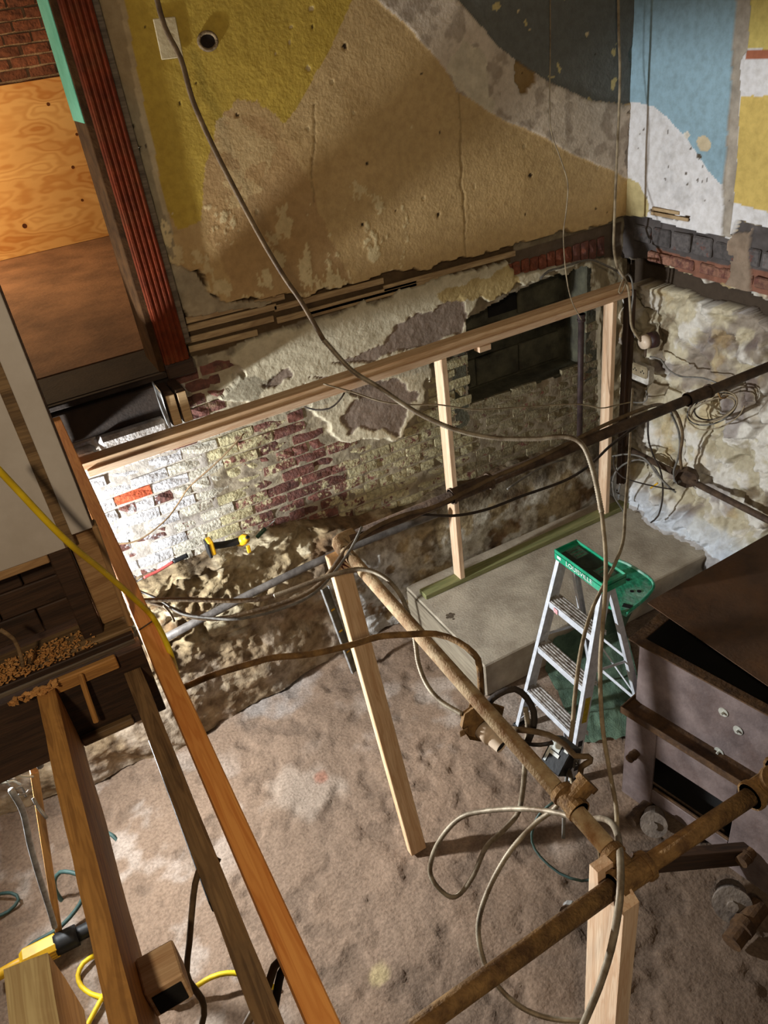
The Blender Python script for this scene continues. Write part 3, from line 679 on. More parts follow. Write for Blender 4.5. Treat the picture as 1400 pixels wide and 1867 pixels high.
# ---- left partition standing on the joists
pt = tag(bpy.data.objects.new('wall_left', None), 'white panelled partition with a broken foot', None, None, 'structure'); COL.objects.link(pt); pt.location = (-.4, 2.1, 2.2)
YW = 2.08
box('panel', (-1.6, YW, 2.53), (-.062, YW + .02, 4.3), WALLW, pt, bev=.002)
box('panel', (-.035, YW - .004, 2.565), (.024, YW + .016, 4.3), WALLW, pt, bev=.002)
box('panel_seam', (-.064, YW - .002, 2.53), (-.033, YW + .012, 4.3), OLDWOOD, pt, bev=.003)
box('panel_edge', (.024, YW - .002, 2.5), (.030, YW + .10, 4.3), OLDDARK, pt, bev=.002)
box('stud', (-.115, YW + .01, 2.2), (-.055, YW + .1, 2.56), OLDDARK, pt)
TANB = wood('tan_board', lin(176, 140, 96), lin(140, 104, 66))
box('end_board', (-.05, YW + .03, 2.215), (.026, YW + .05, 2.57), TANB, pt)
board('chipped_edge', (.022, YW + .012, 2.20), (.030, YW + .012, 2.57), (1, 0, 0), .016, .05, TANB, pt, bev=.004)
board('rail', (-1.6, YW + .03, 2.515), (-.115, YW + .03, 2.515), (0, 0, 1), .03, .05, TANB, pt)
box('leak_backing', (-1.6, YW + .145, 2.16), (-.02, YW + .165, 2.6), OLDDARK, pt, bev=0)  # unseen backing added to stop lamplight leaking through the board gaps
for i, zz in enumerate((2.255, 2.345, 2.435)):
    for (x0, x1) in (((-1.6, -.31), (-.305, -.09)) if i % 2 else ((-1.6, -.215), (-.21, -.09))):
        board('back_board', (x0, YW + .13, zz + .0), (x1, YW + .13, zz), (0, 0, 1), .086, .02, OLDDARK, pt)
board('sole_plate', (-1.6, YW + .04, 2.19), (.022, YW + .04, 2.19), (0, 1, 0), .12, .03, OLDWOOD, pt)
board('edge_strip', (-1.6, YW - .032, 2.186), (.02, YW - .032, 2.186), (0, 0, 1), .022, .02, OLDDARK, pt)
board('edge_strip', (-1.6, YW - .026, 2.162), (.02, YW - .026, 2.162), (0, 0, 1), .016, .024, OLDGREY, pt)

# ================================================================== LARGE THINGS
# ---- concrete platform
sl_ = thing('concrete_platform', 'low grey concrete slab platform in the corner under the new stud frame', 'platform', (2.8, 3.45, 0))
bm = bmesh.new(); bm_box(bm, 1.87, .97, .262, (0, 0, 0), bev=.008)
link('slab', bm_done(bm, 'slab'), Matrix.Translation((2.765, 3.455, .139)), sl_, CONC)
FORM = wood('form_board_wood', lin(150, 140, 120), lin(112, 100, 84))
board('form_board', (1.822, 2.985, .135), (1.822, 3.9, .135), (0, 0, 1), .25, .014, FORM, sl_)
# dark paw print
PAW = mat('damp_stain', lin(92, 80, 62), lin(80, 68, 54), rough=.9, bump=0)
pc = at(822, 1124, z=.272)
bm = bmesh.new()
for (dx, dy, rr) in ((0, 0, .018), (.024, .01, .011), (.012, .027, .011), (-.012, .026, .011), (-.024, .006, .011), (.0, -.03, .008)):
    bm_cyl(bm, (dx, dy, 0), (dx, dy, .0012), rr, seg=10)
link('paw_print', bm_done(bm, 'paw'), Matrix.Translation((pc[0], pc[1], .2703)), sl_, PAW)['label'] = 'dark paw print in the concrete'

# ---- new stud frame
fr = thing('stud_wall_frame', 'new pale timber stud wall frame standing before the brick wall', 'frame', (1.9, 3.765, .27))
YF = 3.765
board('bottom_plate', (1.87, YF, .291), (3.70, YF, .291), (0, 1, 0), .089, .038, TREATED, fr)['label'] = 'greenish treated timber bottom plate'
board('top_plate', (.112, YF, 1.954), (3.60, YF, 1.954), (0, 1, 0), .089, .038, PINE2, fr)
board('top_plate', (.095, YF + .012, 1.992), (3.62, YF + .012, 1.992), (0, 1, 0), .089, .038, PINE, fr)
for xc in (2.172, 3.462):
    board('stud', (xc, YF, .31), (xc, YF, 1.935), (0, 1, 0), .089, .038, PINE2, fr)
bp_ = at(882, 634, y=3.72); board('nailer_block', (bp_[0] - .035, YF - .02, 1.917), (bp_[0] + .05, YF - .02, 1.917), (0, 1, 0), .06, .036, PINE2, fr)

# ---- posts
p1 = thing('support_post', 'leaning timber post holding up the pipe elbow in the middle of the room', 'post', (.93, 2.3, 0))
board('post', (.93, 2.303, .012), (.905, 2.60, 1.765), (1, 0, 0), .089, .05, PINE, p1)
bm = bmesh.new()
for i in range(7):
    a = i * .9; bm_cyl(bm, (.02 * math.cos(a), -.026, .015 * i), (.03 * math.cos(a + 2), -.030, .015 * i - .045), .006, .003, seg=6)
link('red_sealant', bm_done(bm, 'seal'), Matrix.Translation((.925, 2.595, 1.67)), p1, mat('dark_red_drips', lin(104, 30, 26), lin(70, 20, 18), rough=.4))
p4 = thing('notched_post', 'pale timber post with a notched top cradling the near pipe', 'post', (.85, .835, 0))
def notch_me(t, w, h):
    prof_ = [(-w / 2, 0), (w / 2, 0), (w / 2, h + .03), (w * .26, h + .035), (.028, h - .02), (0, h - .045), (-.028, h - .03), (-w * .22, h + .015), (-w / 2, h - .005)]
    n = len(prof_); V = [(s * t / 2, y, zz) for s in (-1, 1) for (y, zz) in prof_]
    F = [tuple(range(n))[::-1], tuple(range(n, 2 * n))] + [(i, (i + 1) % n, n + (i + 1) % n, n + i) for i in range(n)]
    me = mesh_from('post', V, F); bm = bmesh.new(); bm.from_mesh(me); bmesh.ops.recalc_face_normals(bm, faces=bm.faces)
    # grain runs along local x, so the post is stored lying down
    bmesh.ops.rotate(bm, verts=bm.verts, cent=(0, 0, 0), matrix=Matrix.Rotation(math.pi / 2, 3, 'Y')); bm.to_mesh(me); bm.free(); return me
link('post', notch_me(.05, .125, 1.79), Matrix.Translation((.845, .835, .0)) @ Matrix.Rotation(-math.pi / 2, 4, 'Y'), p4, PINE2)

# ---- iron pipe run on the posts
ZP = 1.79
pr = thing('iron_pipe_run', 'rusty iron pipes joined in a square over the room on two posts', 'pipe', (.92, 2.62, ZP))
def straight(name, p, q, r, mt, parent, seg=14):
    bm = bmesh.new(); bm_cyl(bm, (0, 0, 0), Vector(q) - Vector(p), r, seg=seg); me = bm_done(bm, name, False)
    for f in me.polygons: f.use_smooth = len(f.vertices) == 4
    return link(name, me, Matrix.Translation(p), parent, mt)
E0 = at(622, 996, z=ZP); E1 = at(1400, 672, z=ZP); N0 = at(1140, 1598, z=ZP); R1 = at(1385, 1455, z=ZP); L0 = at(785, 1872, z=ZP)
EX = Vector((E0[0], 2.63, ZP)); xr = .905
straight('pipe', (EX.x + .05, 2.63, ZP), (3.76, 2.64, ZP), .027, DARKIRON, pr)['label'] = 'dark iron pipe running to the stone wall'
straight('pipe', (EX.x, 2.60, ZP), (.905, .86, ZP - .005), .026, RUSTLITE, pr)['label'] = 'pipe with flaking cream paint'
straight('pipe', (.84, .832, ZP), (-.15, .80, ZP), .025, RUST, pr); straight('pipe', (.95, .832, ZP), (1.33, .832, ZP), .025, RUST, pr)
tube('elbow', None, .034, RUSTLITE, pr, pts=[(EX.x, 2.56, ZP), (EX.x, 2.605, ZP), (EX.x + .008, 2.632, ZP), (EX.x + .04, 2.64, ZP), (EX.x + .085, 2.64, ZP)], step=.01, seg=12)
def collar(name, c, ax, r, L_, mt, parent):
    c = Vector(c); ax = Vector(ax).normalized(); bm = bmesh.new()
    bm_cyl(bm, -ax * L_ / 2, ax * L_ / 2, r, seg=16)
    bm_cyl(bm, -ax * L_ / 2, -ax * (L_ / 2 - .014), r * 1.16, seg=16); bm_cyl(bm, ax * (L_ / 2 - .014), ax * L_ / 2, r * 1.16, seg=16)
    return link(name, bm_done(bm, name), Matrix.Translation(c), parent, mt)
def tee(name, c, ax, br, mt, parent, r=.034, L_=.11):
    c = Vector(c); ax = Vector(ax).normalized(); br = Vector(br).normalized(); bm = bmesh.new()
    bm_cyl(bm, -ax * L_ / 2, ax * L_ / 2, r, seg=16)
    for s in (-1, 1): bm_cyl(bm, ax * s * (L_ / 2 - .016), ax * s * L_ / 2, r * 1.16, seg=16)
    bm_cyl(bm, (0, 0, 0), br * .075, r * .9, seg=16); bm_cyl(bm, br * .06, br * .078, r * 1.1, seg=16)
    return link(name, bm_done(bm, name), Matrix.Translation(c), parent, mt)
tee('tee', (xr + .008, 1.085, ZP), (0, 1, 0), (.8, 0, .5), RUST, pr, r=.031, L_=.08)
tee('tee', (.90, .832, ZP), (1, 0, 0), (0, 1, 0), RUST, pr, r=.033, L_=.11)
tee('tee', (1.37, .832, ZP), (1, 0, 0), (0, -.4, .9), RUST, pr, r=.036, L_=.10)
collar('union', (1.47, .832, ZP + .005), (1, 0, 0), .048, .07, RUST, pr)
straight('pipe', (1.5, .832, ZP), (3.2, .84, ZP), .025, RUST, pr)
cpl = at(1083, 803, z=ZP); collar('coupling', (3.05, 2.637, ZP), (1, 0, 0), .033, .16, DARKIRON, pr)
collar('coupling', (1.62, 2.633, ZP), (1, 0, 0), .034, .22, DARKIRON, pr)

# ---- bent pipe lying over the run
tube('bent_tube', [(330, 1256, dict(z=1.83)), (385, 1232, None), (470, 1206, None), (500, 1199, None), (570, 1192, None), (640, 1176, None), (690, 1161, None), (740, 1157, dict(z=1.84)), (795, 1156, dict(z=1.84)), (835, 1170, None), (865, 1193, dict(z=1.82)), (874, 1215, dict(z=1.76)), (877, 1270, dict(z=1.62))], .0115, RUST, seg=10,
     label='dark bent metal tube crossing in front of the leaning post', cat='pipe')

# ---- joists of the removed floor
fj = board('floor_joist', (.065, 3.93, 2.108), (.065, -.6, 2.108), (0, 0, 1), .190, .052, ORANGE); tag(fj, 'new orange-brown fir joist running from the stud frame past the white partition', 'joist', 'floor joists')
board('saw_mark', (.038, 2.03, 2.2045), (.092, 2.05, 2.2045), (0, 1, 0), .005, .002, OLDDARK, fj, bev=0)
def rough_board(name, p0, p1, w, t, mt, seed, amp=.008, jag=0):
    """old sawn timber along -y with worn, uneven faces"""
    rs = np.random.RandomState(seed); p0 = Vector(p0); p1 = Vector(p1); L_ = (p1 - p0).length; n = int(L_ / .03) + 1
    prof_ = [(-w / 2, -t / 2), (-w / 2, t / 2), (0, t / 2), (w / 2, t / 2), (w / 2, 0), (w / 2, -t / 2), (0, -t / 2)]
    V = []; F = []; k = len(prof_); off = rs.uniform(0, 50)
    for i in range(n):
        s = i / (n - 1) * L_
        for j, (a, b_) in enumerate(prof_):
            q = float(fbm(np.array([s * 5 + off]), np.array([j * 3.1]), 3, seed)[0]) - .5
            V.append((s + (jag * rs.uniform(0, 1) if i == 0 else 0), a * (1 + q * amp * 14), b_ * (1 + q * amp * 30)))
    for i in range(n - 1):
        for j in range(k): F.append((i * k + j, i * k + (j + 1) % k, (i + 1) * k + (j + 1) % k, (i + 1) * k + j))
    F += [tuple(range(k)), tuple((n - 1) * k + j for j in range(k))[::-1]]
    me = mesh_from(name, V, F); bm = bmesh.new(); bm.from_mesh(me); bmesh.ops.recalc_face_normals(bm, faces=bm.faces); bm.to_mesh(me); bm.free()
    return link(name, me, frame_mat(p0, p1 - p0, (0, 0, 1)), None, mt)
OLDORANGE = wood('old_joist_top', lin(204, 150, 82), lin(152, 106, 56), dirt=.35)
o = rough_board('floor_joist', (-.022, 2.03, 1.95), (-.022, -.6, 1.95), .24, .05, OLDWOOD, 3); tag(o, 'weathered brown joist alongside the orange one', 'joist', 'floor joists')
hp = box('joist_hanger', (-.0555, 1.30, 1.83), (-.0495, 1.92, 1.88), BLACK, o, bev=.002); hp['label'] = 'thin black steel strap'
o = rough_board('floor_joist', (-.263, 2.03, 2.005), (-.263, -.6, 2.005), .29, .05, OLDORANGE, 5); tag(o, 'rough old joist with a worn uneven top between the partition and the saw', 'joist', 'floor joists')
o = rough_board('floor_joist', (-.425, 1.235, 1.99), (-.425, -.6, 1.99), .24, .085, wood('split_joist_wood', lin(226, 204, 150), lin(190, 160, 112)), 9, jag=.05); tag(o, 'broken pale joist end in the bottom left corner above the saw', 'joist', 'floor joists')
hb = thing('header_beam', 'dark header beam under the white partition carrying the joist ends', 'beam', (-.7, 2.06, 1.86))
board('beam', (-1.6, 2.065, 2.00), (.03, 2.065, 2.00), (0, 0, 1), .28, .06, OLDDARK, hb)
board('nailing_strip', (-.236, 2.022, 2.135), (-.052, 2.022, 2.135), (0, 0, 1), .046, .02, OLDORANGE, hb)
board('ledger_strip', (-.235, 2.02, 1.895), (-.075, 2.02, 1.895), (0, 0, 1), .03, .024, OLDWOOD, hb)
board('splinter', (-.16, 2.0, 2.16), (-.172, 1.965, 1.99), (1, 0, 0), .016, .01, OLDORANGE, hb, bev=.004)
# joist end left at the back wall
js = thing('cut_joist_end', 'sawn double joist end stuck in the wall at the foot of the red casing', 'joist', (.645, 3.88, 2.01))
ENDG = wood('sawn_end_grain', lin(206, 176, 132), lin(170, 138, 98))
for x0, x1 in ((.588, .640), (.646, .70)):
    bdd = box('joist', (x0, 3.81, 2.013), (x1, 4.0, 2.19), OLDDARK, js, bev=.008); box('sawn_face', (x0 + .004, 3.806, 2.018), (x1 - .004, 3.811, 2.184), ENDG, js, bev=.002)
box('steel_strap', (.572, 3.80, 2.0), (.578, 3.98, 2.22), GALV, js, bev=.002)

# ---- plywood sheet in the rear room
pw = box('plywood_sheet', (-.25, 7.70, 2.252), (1.22, 7.722, 3.525), PLY, None, bev=.002); tag(pw, 'orange plywood sheet leaning against the far brick wall', 'plywood')
KNOT = mat('plywood_knot', lin(120, 66, 24), lin(80, 40, 14), rough=.6, bump=0)
for (qx, qy, r_) in ((45, 412, .02), (133, 305, .014), (150, 365, .012), (88, 190, .014), (140, 245, .012)):
    p = at(qx, qy, y=7.699); bm = bmesh.new(); bm_cyl(bm, (0, 0, 0), (0, -.0008, 0), r_, seg=12); link('knot', bm_done(bm, 'knot'), Matrix.Translation((p[0], 7.7, p[2])), pw, KNOT)

# ---- boiler
u = Vector((.981, .194, 0)); v = Vector((.194, -.981, 0)); cB = Vector((2.08, 2.04, 0))
MB_ = Matrix.Identity(4)
for i in range(3): MB_[i][0] = u[i]; MB_[i][1] = v[i]; MB_[i][2] = (0, 0, 1)[i]; MB_[i][3] = cB[i]
bo = thing('boiler', 'old open-topped steel boiler casing coated in purple-brown dust', 'boiler', tuple(cB))
def bb(name, lo, hi, mt, bev=.004):
    lo = Vector(lo); hi = Vector(hi); s = hi - lo
    return link(name, box_me(*s, bev), MB_ @ Matrix.Translation((lo + hi) / 2), bo, mt)
Lv = 1.15; Lu = .70
bb('front_panel', (.022, .028, .64), (.03, Lv, 1.05), STEELP); bb('side_panel', (.022, .028, .64), (Lu, .036, 1.05), STEELP)
bb('side_panel', (0, Lv - .008, .68), (Lu, Lv, 1.05), STEELP); bb('back_panel', (Lu - .008, 0, .68), (Lu, Lv, 1.05), STEELP)
RIM = mat('rusty_rim', lin(92, 66, 40), lin(58, 40, 26), rough=.8, metal=.2, nscale=18, bump=.4)
bb('rim', (-.012, -.012, 1.045), (.045, Lv + .01, 1.053), RIM, .002); bb('rim', (-.012, -.012, 1.045), (Lu, .045, 1.0528), RIM, .002)
bb('rim', (Lu - .045, -.012, 1.045), (Lu + .01, Lv, 1.0525), RIM, .002)
bb('lining', (.04, .04, .70), (Lu - .01, Lv - .01, .74), DEADBLACK, 0)
bb('lining', (.031, .03, .72), (.034, Lv - .01, 1.04), DEADBLACK, 0); bb('lining', (.03, .037, .72), (Lu - .01, .04, 1.04), DEADBLACK, 0); bb('lining', (Lu - .012, .01, .72), (Lu - .009, Lv - .01, 1.04), DEADBLACK, 0)
bb('flange', (-.075, .012, .625), (Lu + .05, Lv + .05, .64), RIM, .003); bb('flange_lip', (-.078, .01, .62), (-.07, Lv + .05, .662), RIM, .002)
bb('flange_lip', (-.078, .01, .62), (Lu, .018, .662), RIM, .002)
pf = MB_ @ Vector((-.05, 0, 0)); inv = MB_.inverted()
def onface(px, py, uo=-.05):
    q = atp(px, py, MB_ @ Vector((uo, 0, 0)), u); return inv @ Vector(q)
a0 = onface(1194, 1382); a1 = onface(1193, 1443); a2 = onface(1290, 1515); a3 = onface(1330, 1475)
v0, v1, z0, z1 = a0.y, a3.y + .02, a1.z, a0.z
bb('body_panel', (-.05, .03, .0), (-.042, v0, .625), STEELP); bb('body_panel', (-.05, v0, z1), (-.042, v1, .625), STEELP)
bb('body_panel', (-.05, v0, z0 - .10), (-.042, v1, z0), STEELP); bb('body_panel', (-.05, v1, .0), (-.042, Lv, .625), STEELP)
bb('side_panel', (-.05, .03, .0), (Lu, .038, .625), STEELP); bb('firebox', (.12, .05, .0), (Lu, Lv - .02, .62), DEADBLACK, 0)
bb('slot_bar', (-.045, v0, z0 - .012), (-.03, v1, z0 + .01), RIM)
WASH = mat('zinc_washer', lin(206, 206, 196), lin(160, 158, 146), rough=.5, metal=.4, bump=.1)
for (qx, qy) in ((1319, 1298), (1346, 1331), (1311, 1370)):
    q = onface(qx, qy, .022); c_ = MB_ @ Vector((.022, q.y, q.z)); bm = bmesh.new(); bm_cyl(bm, (0, 0, 0), -u * .004, .023, seg=16); bm_cyl(bm, -u * .003, -u * .02, .0065, seg=6)
    link('bolt', bm_done(bm, 'bolt'), Matrix.Translation(c_), bo, WASH)
for (qx, qy, r_, L_, mt_) in ((1160, 1372, .022, .06, RIM), (1180, 1468, .032, .14, DARKIRON), (1368, 1552, .03, .08, RIM)):
    q = onface(qx, qy); c_ = MB_ @ Vector((-.05, q.y, q.z)); bm = bmesh.new(); bm_cyl(bm, u * .01, -u * L_, r_, seg=14); bm_cyl(bm, -u * (L_ * .4), -u * (L_ * .55), r_ * 1.15, seg=14)
    link('stub_pipe', bm_done(bm, 'stub'), Matrix.Translation(c_), bo, mt_)
CAST = mat('dusty_cast_iron', lin(124, 112, 100), lin(84, 74, 66), rough=.85, nscale=16, bump=.5)
for (qx, qy, r_) in ((1192, 1502, .066), (1335, 1648, .085)):
    q = onface(qx, qy, -.13); c_ = MB_ @ Vector((-.13, q.y, q.z)) if q.z > .09 else Vector(at(qx, qy, z=.10)); ax = (-u * .75 + v * .45 + Vector((0, 0, .5))).normalized(); bm = bmesh.new()
    bm_cyl(bm, (0, 0, 0), ax * .016, r_, seg=22); bm_cyl(bm, ax * .014, ax * .03, r_ * .3, seg=8); bm_cyl(bm, -ax * .10, (0, 0, 0), r_ * .8, seg=16)
    link('round_cover', bm_done(bm, 'cover'), Matrix.Translation(c_), bo, CAST)
c_ = Vector(at(1350, 1695, z=.09)) + u * .06; bm = bmesh.new(); bm_cyl(bm, u * .1, -u * .13 + Vector((0, 0, -.02)), .045, seg=16); bm_cyl(bm, -u * .02, -u * .06, .052, seg=16)
link('flue_stub', bm_done(bm, 'flue'), Matrix.Translation(c_), bo, RIM)
# loose lid sheet on the boiler
l0 = at(1180, 1100, z=1.075); l1 = at(1400, 975, z=1.11); l2 = at(1400, 1252, z=1.075)
e1 = (Vector(l1) - Vector(l0)).normalized(); e2 = (Vector(l2) - Vector(l0)).normalized()
V = [Vector(l0), Vector(l0) + e1 * 1.25, Vector(l0) + e1 * 1.25 + e2 * 1.2, Vector(l0) + e2 * 1.2]; nn = e1.cross(e2).normalized(); nn = nn if nn.z > 0 else -nn
o0 = Vector(l0); VV = [w_ - o0 for w_ in V] + [w_ - o0 + nn * .005 for w_ in V]
lid = link('steel_sheet', mesh_from('sheet', VV, [(3, 2, 1, 0), (4, 5, 6, 7), (0, 1, 5, 4), (1, 2, 6, 5), (2, 3, 7, 6), (3, 0, 4, 7)]), Matrix.Translation(o0), None, STEELB); tag(lid, 'brown steel sheet lying askew over the open boiler', 'metal sheet')
# timber leaning against the boiler
_q = onface(1356, 1556); t1 = MB_ @ Vector((-.052, _q.y, _q.z)); t0 = at(1148, 1575, z=t1.z + .06)
tm = board('timber_plank', t0, t1, (0, -.15, 1), .15, .045, OLDDARK); tag(tm, 'short dark timber propped between the near pipe and the boiler', 'plank')

# ---- green floor mat
xs4 = np.linspace(0, 1, 70); Xm, Ym = np.meshgrid(xs4, xs4, indexing='ij')
cnr = [np.array(p) for p in ((2.06, 2.36), (2.44, 2.18), (3.06, 3.14), (2.34, 3.16))]
PX = sum(w_[..., None] * c_ for w_, c_ in zip(((1 - Xm) * (1 - Ym), Xm * (1 - Ym), Xm * Ym, (1 - Xm) * Ym), cnr))
PX = PX + ((fbm(Xm * 9, Ym * 9, 3, 5)[..., None] - .5) * .03)
fold = sum(.035 * np.exp(-((Ym + .08 * Xm - c_) / .035) ** 2) for c_ in (.22, .45)) + .02 * fbm(Xm * 6, Ym * 6, 3, 2)
rise = np.clip(PX[..., 1] - 2.95, 0, 1); PX[..., 1] = np.minimum(PX[..., 1], 2.95 - .006 * fbm(Xm * 8, Ym * 8, 2, 9)); fold = fold + rise
gm = thing('green_mat', 'rumpled dark green mat on the floor behind the ladder', 'mat', (2.4, 2.5, 0))
link('cloth', grid_me('mat', np.concatenate([PX, (fold + .012)[..., None]], -1)), None, gm, MATG)

# ---- step ladder
la = thing('step_ladder', 'small aluminium step ladder with a green top cap standing before the platform', 'ladder', (2.0, 2.44, 0))
def rail(name, a, b, side, depth, mt):
    """C channel: web on the outside, two flanges"""
    a = Vector(a); b = Vector(b); d = (b - a); L_ = d.length
    M = frame_mat((a + b) / 2, d, (1, 0, 0)); bm = bmesh.new()
    bm_box(bm, L_, depth, .003, (0, 0, 0), bev=.0008)
    zz = 1 if (M.to_3x3() @ Vector((0, 0, 1))).y * side < 0 else -1
    for s in (-1, 1): bm_box(bm, L_, .003, .024, (0, s * (depth / 2 - .0015), zz * .012), bev=.0008)
    return link(name, bm_done(bm, name), M, la, mt)
fx = lambda z: 1.838 + .237 * z
ylz = lambda z: 2.682 - .042 * z; yrz = lambda z: 2.192 + .082 * z
rail('front_rail', (fx(0) + .03, ylz(0), .01), (fx(1.17) + .03, ylz(1.17), 1.17), 1, .062, ALU)
rr_ = rail('front_rail', (fx(0) + .03, yrz(0), .01), (fx(1.17) + .03, yrz(1.17), 1.17), -1, .062, ALU)
rail('rear_rail', (2.42, 2.66, .01), (2.185, 2.60, 1.16), 1, .035, ALU); rail('rear_rail', (2.42, 2.21, .01), (2.185, 2.30, 1.16), -1, .035, ALU)
for zs_ in (.292, .602, .905):
    x0 = fx(zs_); yl = ylz(zs_) - .003; yr = yrz(zs_) + .003; bm = bmesh.new()
    bm_box(bm, .085, yl - yr, .004, (.0425, 0, 0), .001)
    for i in range(5): bm_box(bm, .004, yl - yr, .004, (.008 + i * .017, 0, .003), 0)
    st = link('step', bm_done(bm, 'step'), Matrix.Translation((x0, (yl + yr) / 2, zs_)), la, ALUDIRTY)
    bm = bmesh.new(); bm_box(bm, .003, yl - yr, .042, (0, 0, -.019), .0008); bm_box(bm, .003, yl - yr, .03, (.083, 0, -.014), .0008)
    link('step_front', bm_done(bm, 'lip'), Matrix.Translation((x0 - .001, (yl + yr) / 2, zs_)), st, ALU)
for s, yf in ((1, ylz), (-1, yrz)):
    board('knee_brace', (fx(.05) + .01, yf(.05) - s * .005, .05), (fx(.26) + .02, yf(.26) - s * .12, .265), (1, 0, 0), .016, .003, ALU, la, bev=0)
    bm = bmesh.new(); bm_box(bm, .075, .034, .02, (0, 0, 0), .004); link('foot', bm_done(bm, 'foot'), Matrix.Translation((fx(0) + .03, yf(0), .012)), la, BLACK)
for zs_, w_ in ((.28, .022), (.62, .018)):
    xr_ = 2.42 - .204 * zs_
    board('rear_brace', (xr_, 2.225 + .07 * zs_, zs_), (xr_, 2.645 - .05 * zs_, zs_), (0, 0, 1), w_, .006, ALU, la, bev=.001)
board('rear_brace', (2.36, 2.235, .30), (2.30, 2.62, .62), (0, 0, 1), .012, .003, ALU, la, bev=0)
for y_ in (2.645, 2.275):
    board('spreader', (fx(.62) + .05, y_, .66), (2.30, y_, .60), (0, 0, 1), .018, .003, ALU, la, bev=0)
zc = 1.165; cw = .345; ccx = fx(1.2) + .062; ccy = 2.463
bm = bmesh.new(); bm_box(bm, .15, cw + .03, .012, (0, 0, .018), .004)
for s in (-1, 1): bm_box(bm, .008, cw + .03, .062, (s * .071, 0, .006), .003); bm_box(bm, .15, .008, .062, (0, s * (cw / 2 + .011), .006), .003)
cap = link('top_cap', bm_done(bm, 'cap'), Matrix.Translation((ccx, ccy, zc + .01)), la, GREEN)
bm = bmesh.new(); bm_cyl(bm, (0, 0, 0), (0, 0, .0015), .05, seg=28); bm_box(bm, .12, .30, .001, (0, 0, -.0002), 0)
link('cap_recess', bm_done(bm, 'recess'), Matrix.Translation((ccx, ccy, zc + .0345)), cap, mat('worn_cap_top', lin(48, 60, 46), lin(34, 44, 36), rough=.7, nscale=16))
PRT = mat('faded_print', lin(104, 122, 108), lin(60, 76, 64), rough=.7, nscale=60, bump=0)
for cy_ in (-.105, .105):
    pm_ = mesh_from('print', [(sx * .04, sy * .045, 0) for sx in (-1, 1) for sy in (-1, 1)], [(0, 2, 3, 1)]); link('faded_print', pm_, Matrix.Translation((ccx + .01, ccy + cy_, zc + .0356)), cap, PRT)
    for i in range(4): link('print_line', box_me(.06, .005, .0006, 0), Matrix.Translation((ccx + .01, ccy + cy_ - .036 + i * .024, zc + .0362)), cap, DKGREEN)
tl = text_me('LOUISVILLE', .038)
link('lettering', tl, Matrix.Translation((ccx - .0765, ccy - .01, zc + .012)) @ Matrix.Rotation(-math.pi / 2, 4, 'Z') @ Matrix.Rotation(math.pi / 2, 4, 'X') @ Matrix.Diagonal((1.05, 1, 1, 1)), cap, WHITE)['label'] = 'worn white maker lettering on the front of the cap'
bm = bmesh.new(); bm_box(bm, .003, .03, .018, (0, 0, 0), .001); link('emblem', bm_done(bm, 'emb'), Matrix.Translation((ccx - .0765, ccy + .145, zc + .014)), cap, WHITE)
# stickers on the ladder
dirr = Vector((fx(1) - fx(0), yrz(1) - yrz(0), 1)).normalized()
def sticker(name, zc_, h, w, mt, off=.0022):
    c_ = Vector((fx(zc_) + .031, yrz(zc_) - off, zc_)); return board(name, c_ - dirr * h / 2, c_ + dirr * h / 2, (1, 0, 0), w, .0012, mt, la, bev=0)
sticker('warning_sticker', .46, .16, .034, mat('yellow_sticker', lin(190, 168, 30), lin(150, 130, 20), rough=.6, nscale=60, bump=0))
bs_ = sticker('name_sticker', .17, .20, .03, BLACK)
tl2 = text_me('LOUISVILLE', .026)
M2 = Matrix.Translation(Vector((fx(.17) + .031, yrz(.17) - .0045, .17))) @ frame_mat((0, 0, 0), dirr, (-1, 0, 0))
link('lettering', tl2, M2, bs_, WHITE)
st0 = at(1013, 1131, x=fx(.88) - .003); box('red_label', (fx(.885) - .004, st0[1] - .014, .868), (fx(.885) - .002, st0[1] + .018, .898), mat('red_label', lin(206, 120, 124), lin(214, 190, 190), rough=.6, nscale=80, bump=0), la, bev=0)
# fold-out tray
q = [at(*p, z=.955) for p in ((1090, 1040), (1125, 1022), (1150, 1033), (1189, 1061), (1183, 1085), (1142, 1120), (1106, 1103))]
o0 = Vector((2.40, 2.42, .955)); bm = bmesh.new()
vs = [bm.verts.new(Vector(p) - o0) for p in q]; f = bm.faces.new(vs); r = bmesh.ops.extrude_face_region(bm, geom=[f])
bmesh.ops.translate(bm, vec=(0, 0, -.018), verts=[e for e in r['geom'] if isinstance(e, bmesh.types.BMVert)])
tray = link('tray', bm_done(bm, 'tray'), Matrix.Translation(o0), la, DKGREEN); tray['label'] = 'paint-splashed green fold-out tray'
for (qx, qy, r_) in ((1145, 1057, .011), (1152, 1078, .011), (1165, 1078, .012)):
    bm = bmesh.new(); bm_cyl(bm, (0, 0, 0), (0, 0, .001), r_, seg=12); link('tray_hole', bm_done(bm, 'hole'), Matrix.Translation(at(qx, qy, z=.956)), tray, DEADBLACK)
link('tray_slot', box_me(.03, .05, .001, 0), Matrix.Translation(at(1144, 1105, z=.956)) @ Matrix.Rotation(.5, 4, 'Z'), tray, DEADBLACK)
tube('tray_rim', None, .008, DKGREEN, tray, pts=[Vector(p) + Vector((0, 0, .006)) for p in q[1:6]], step=.02)

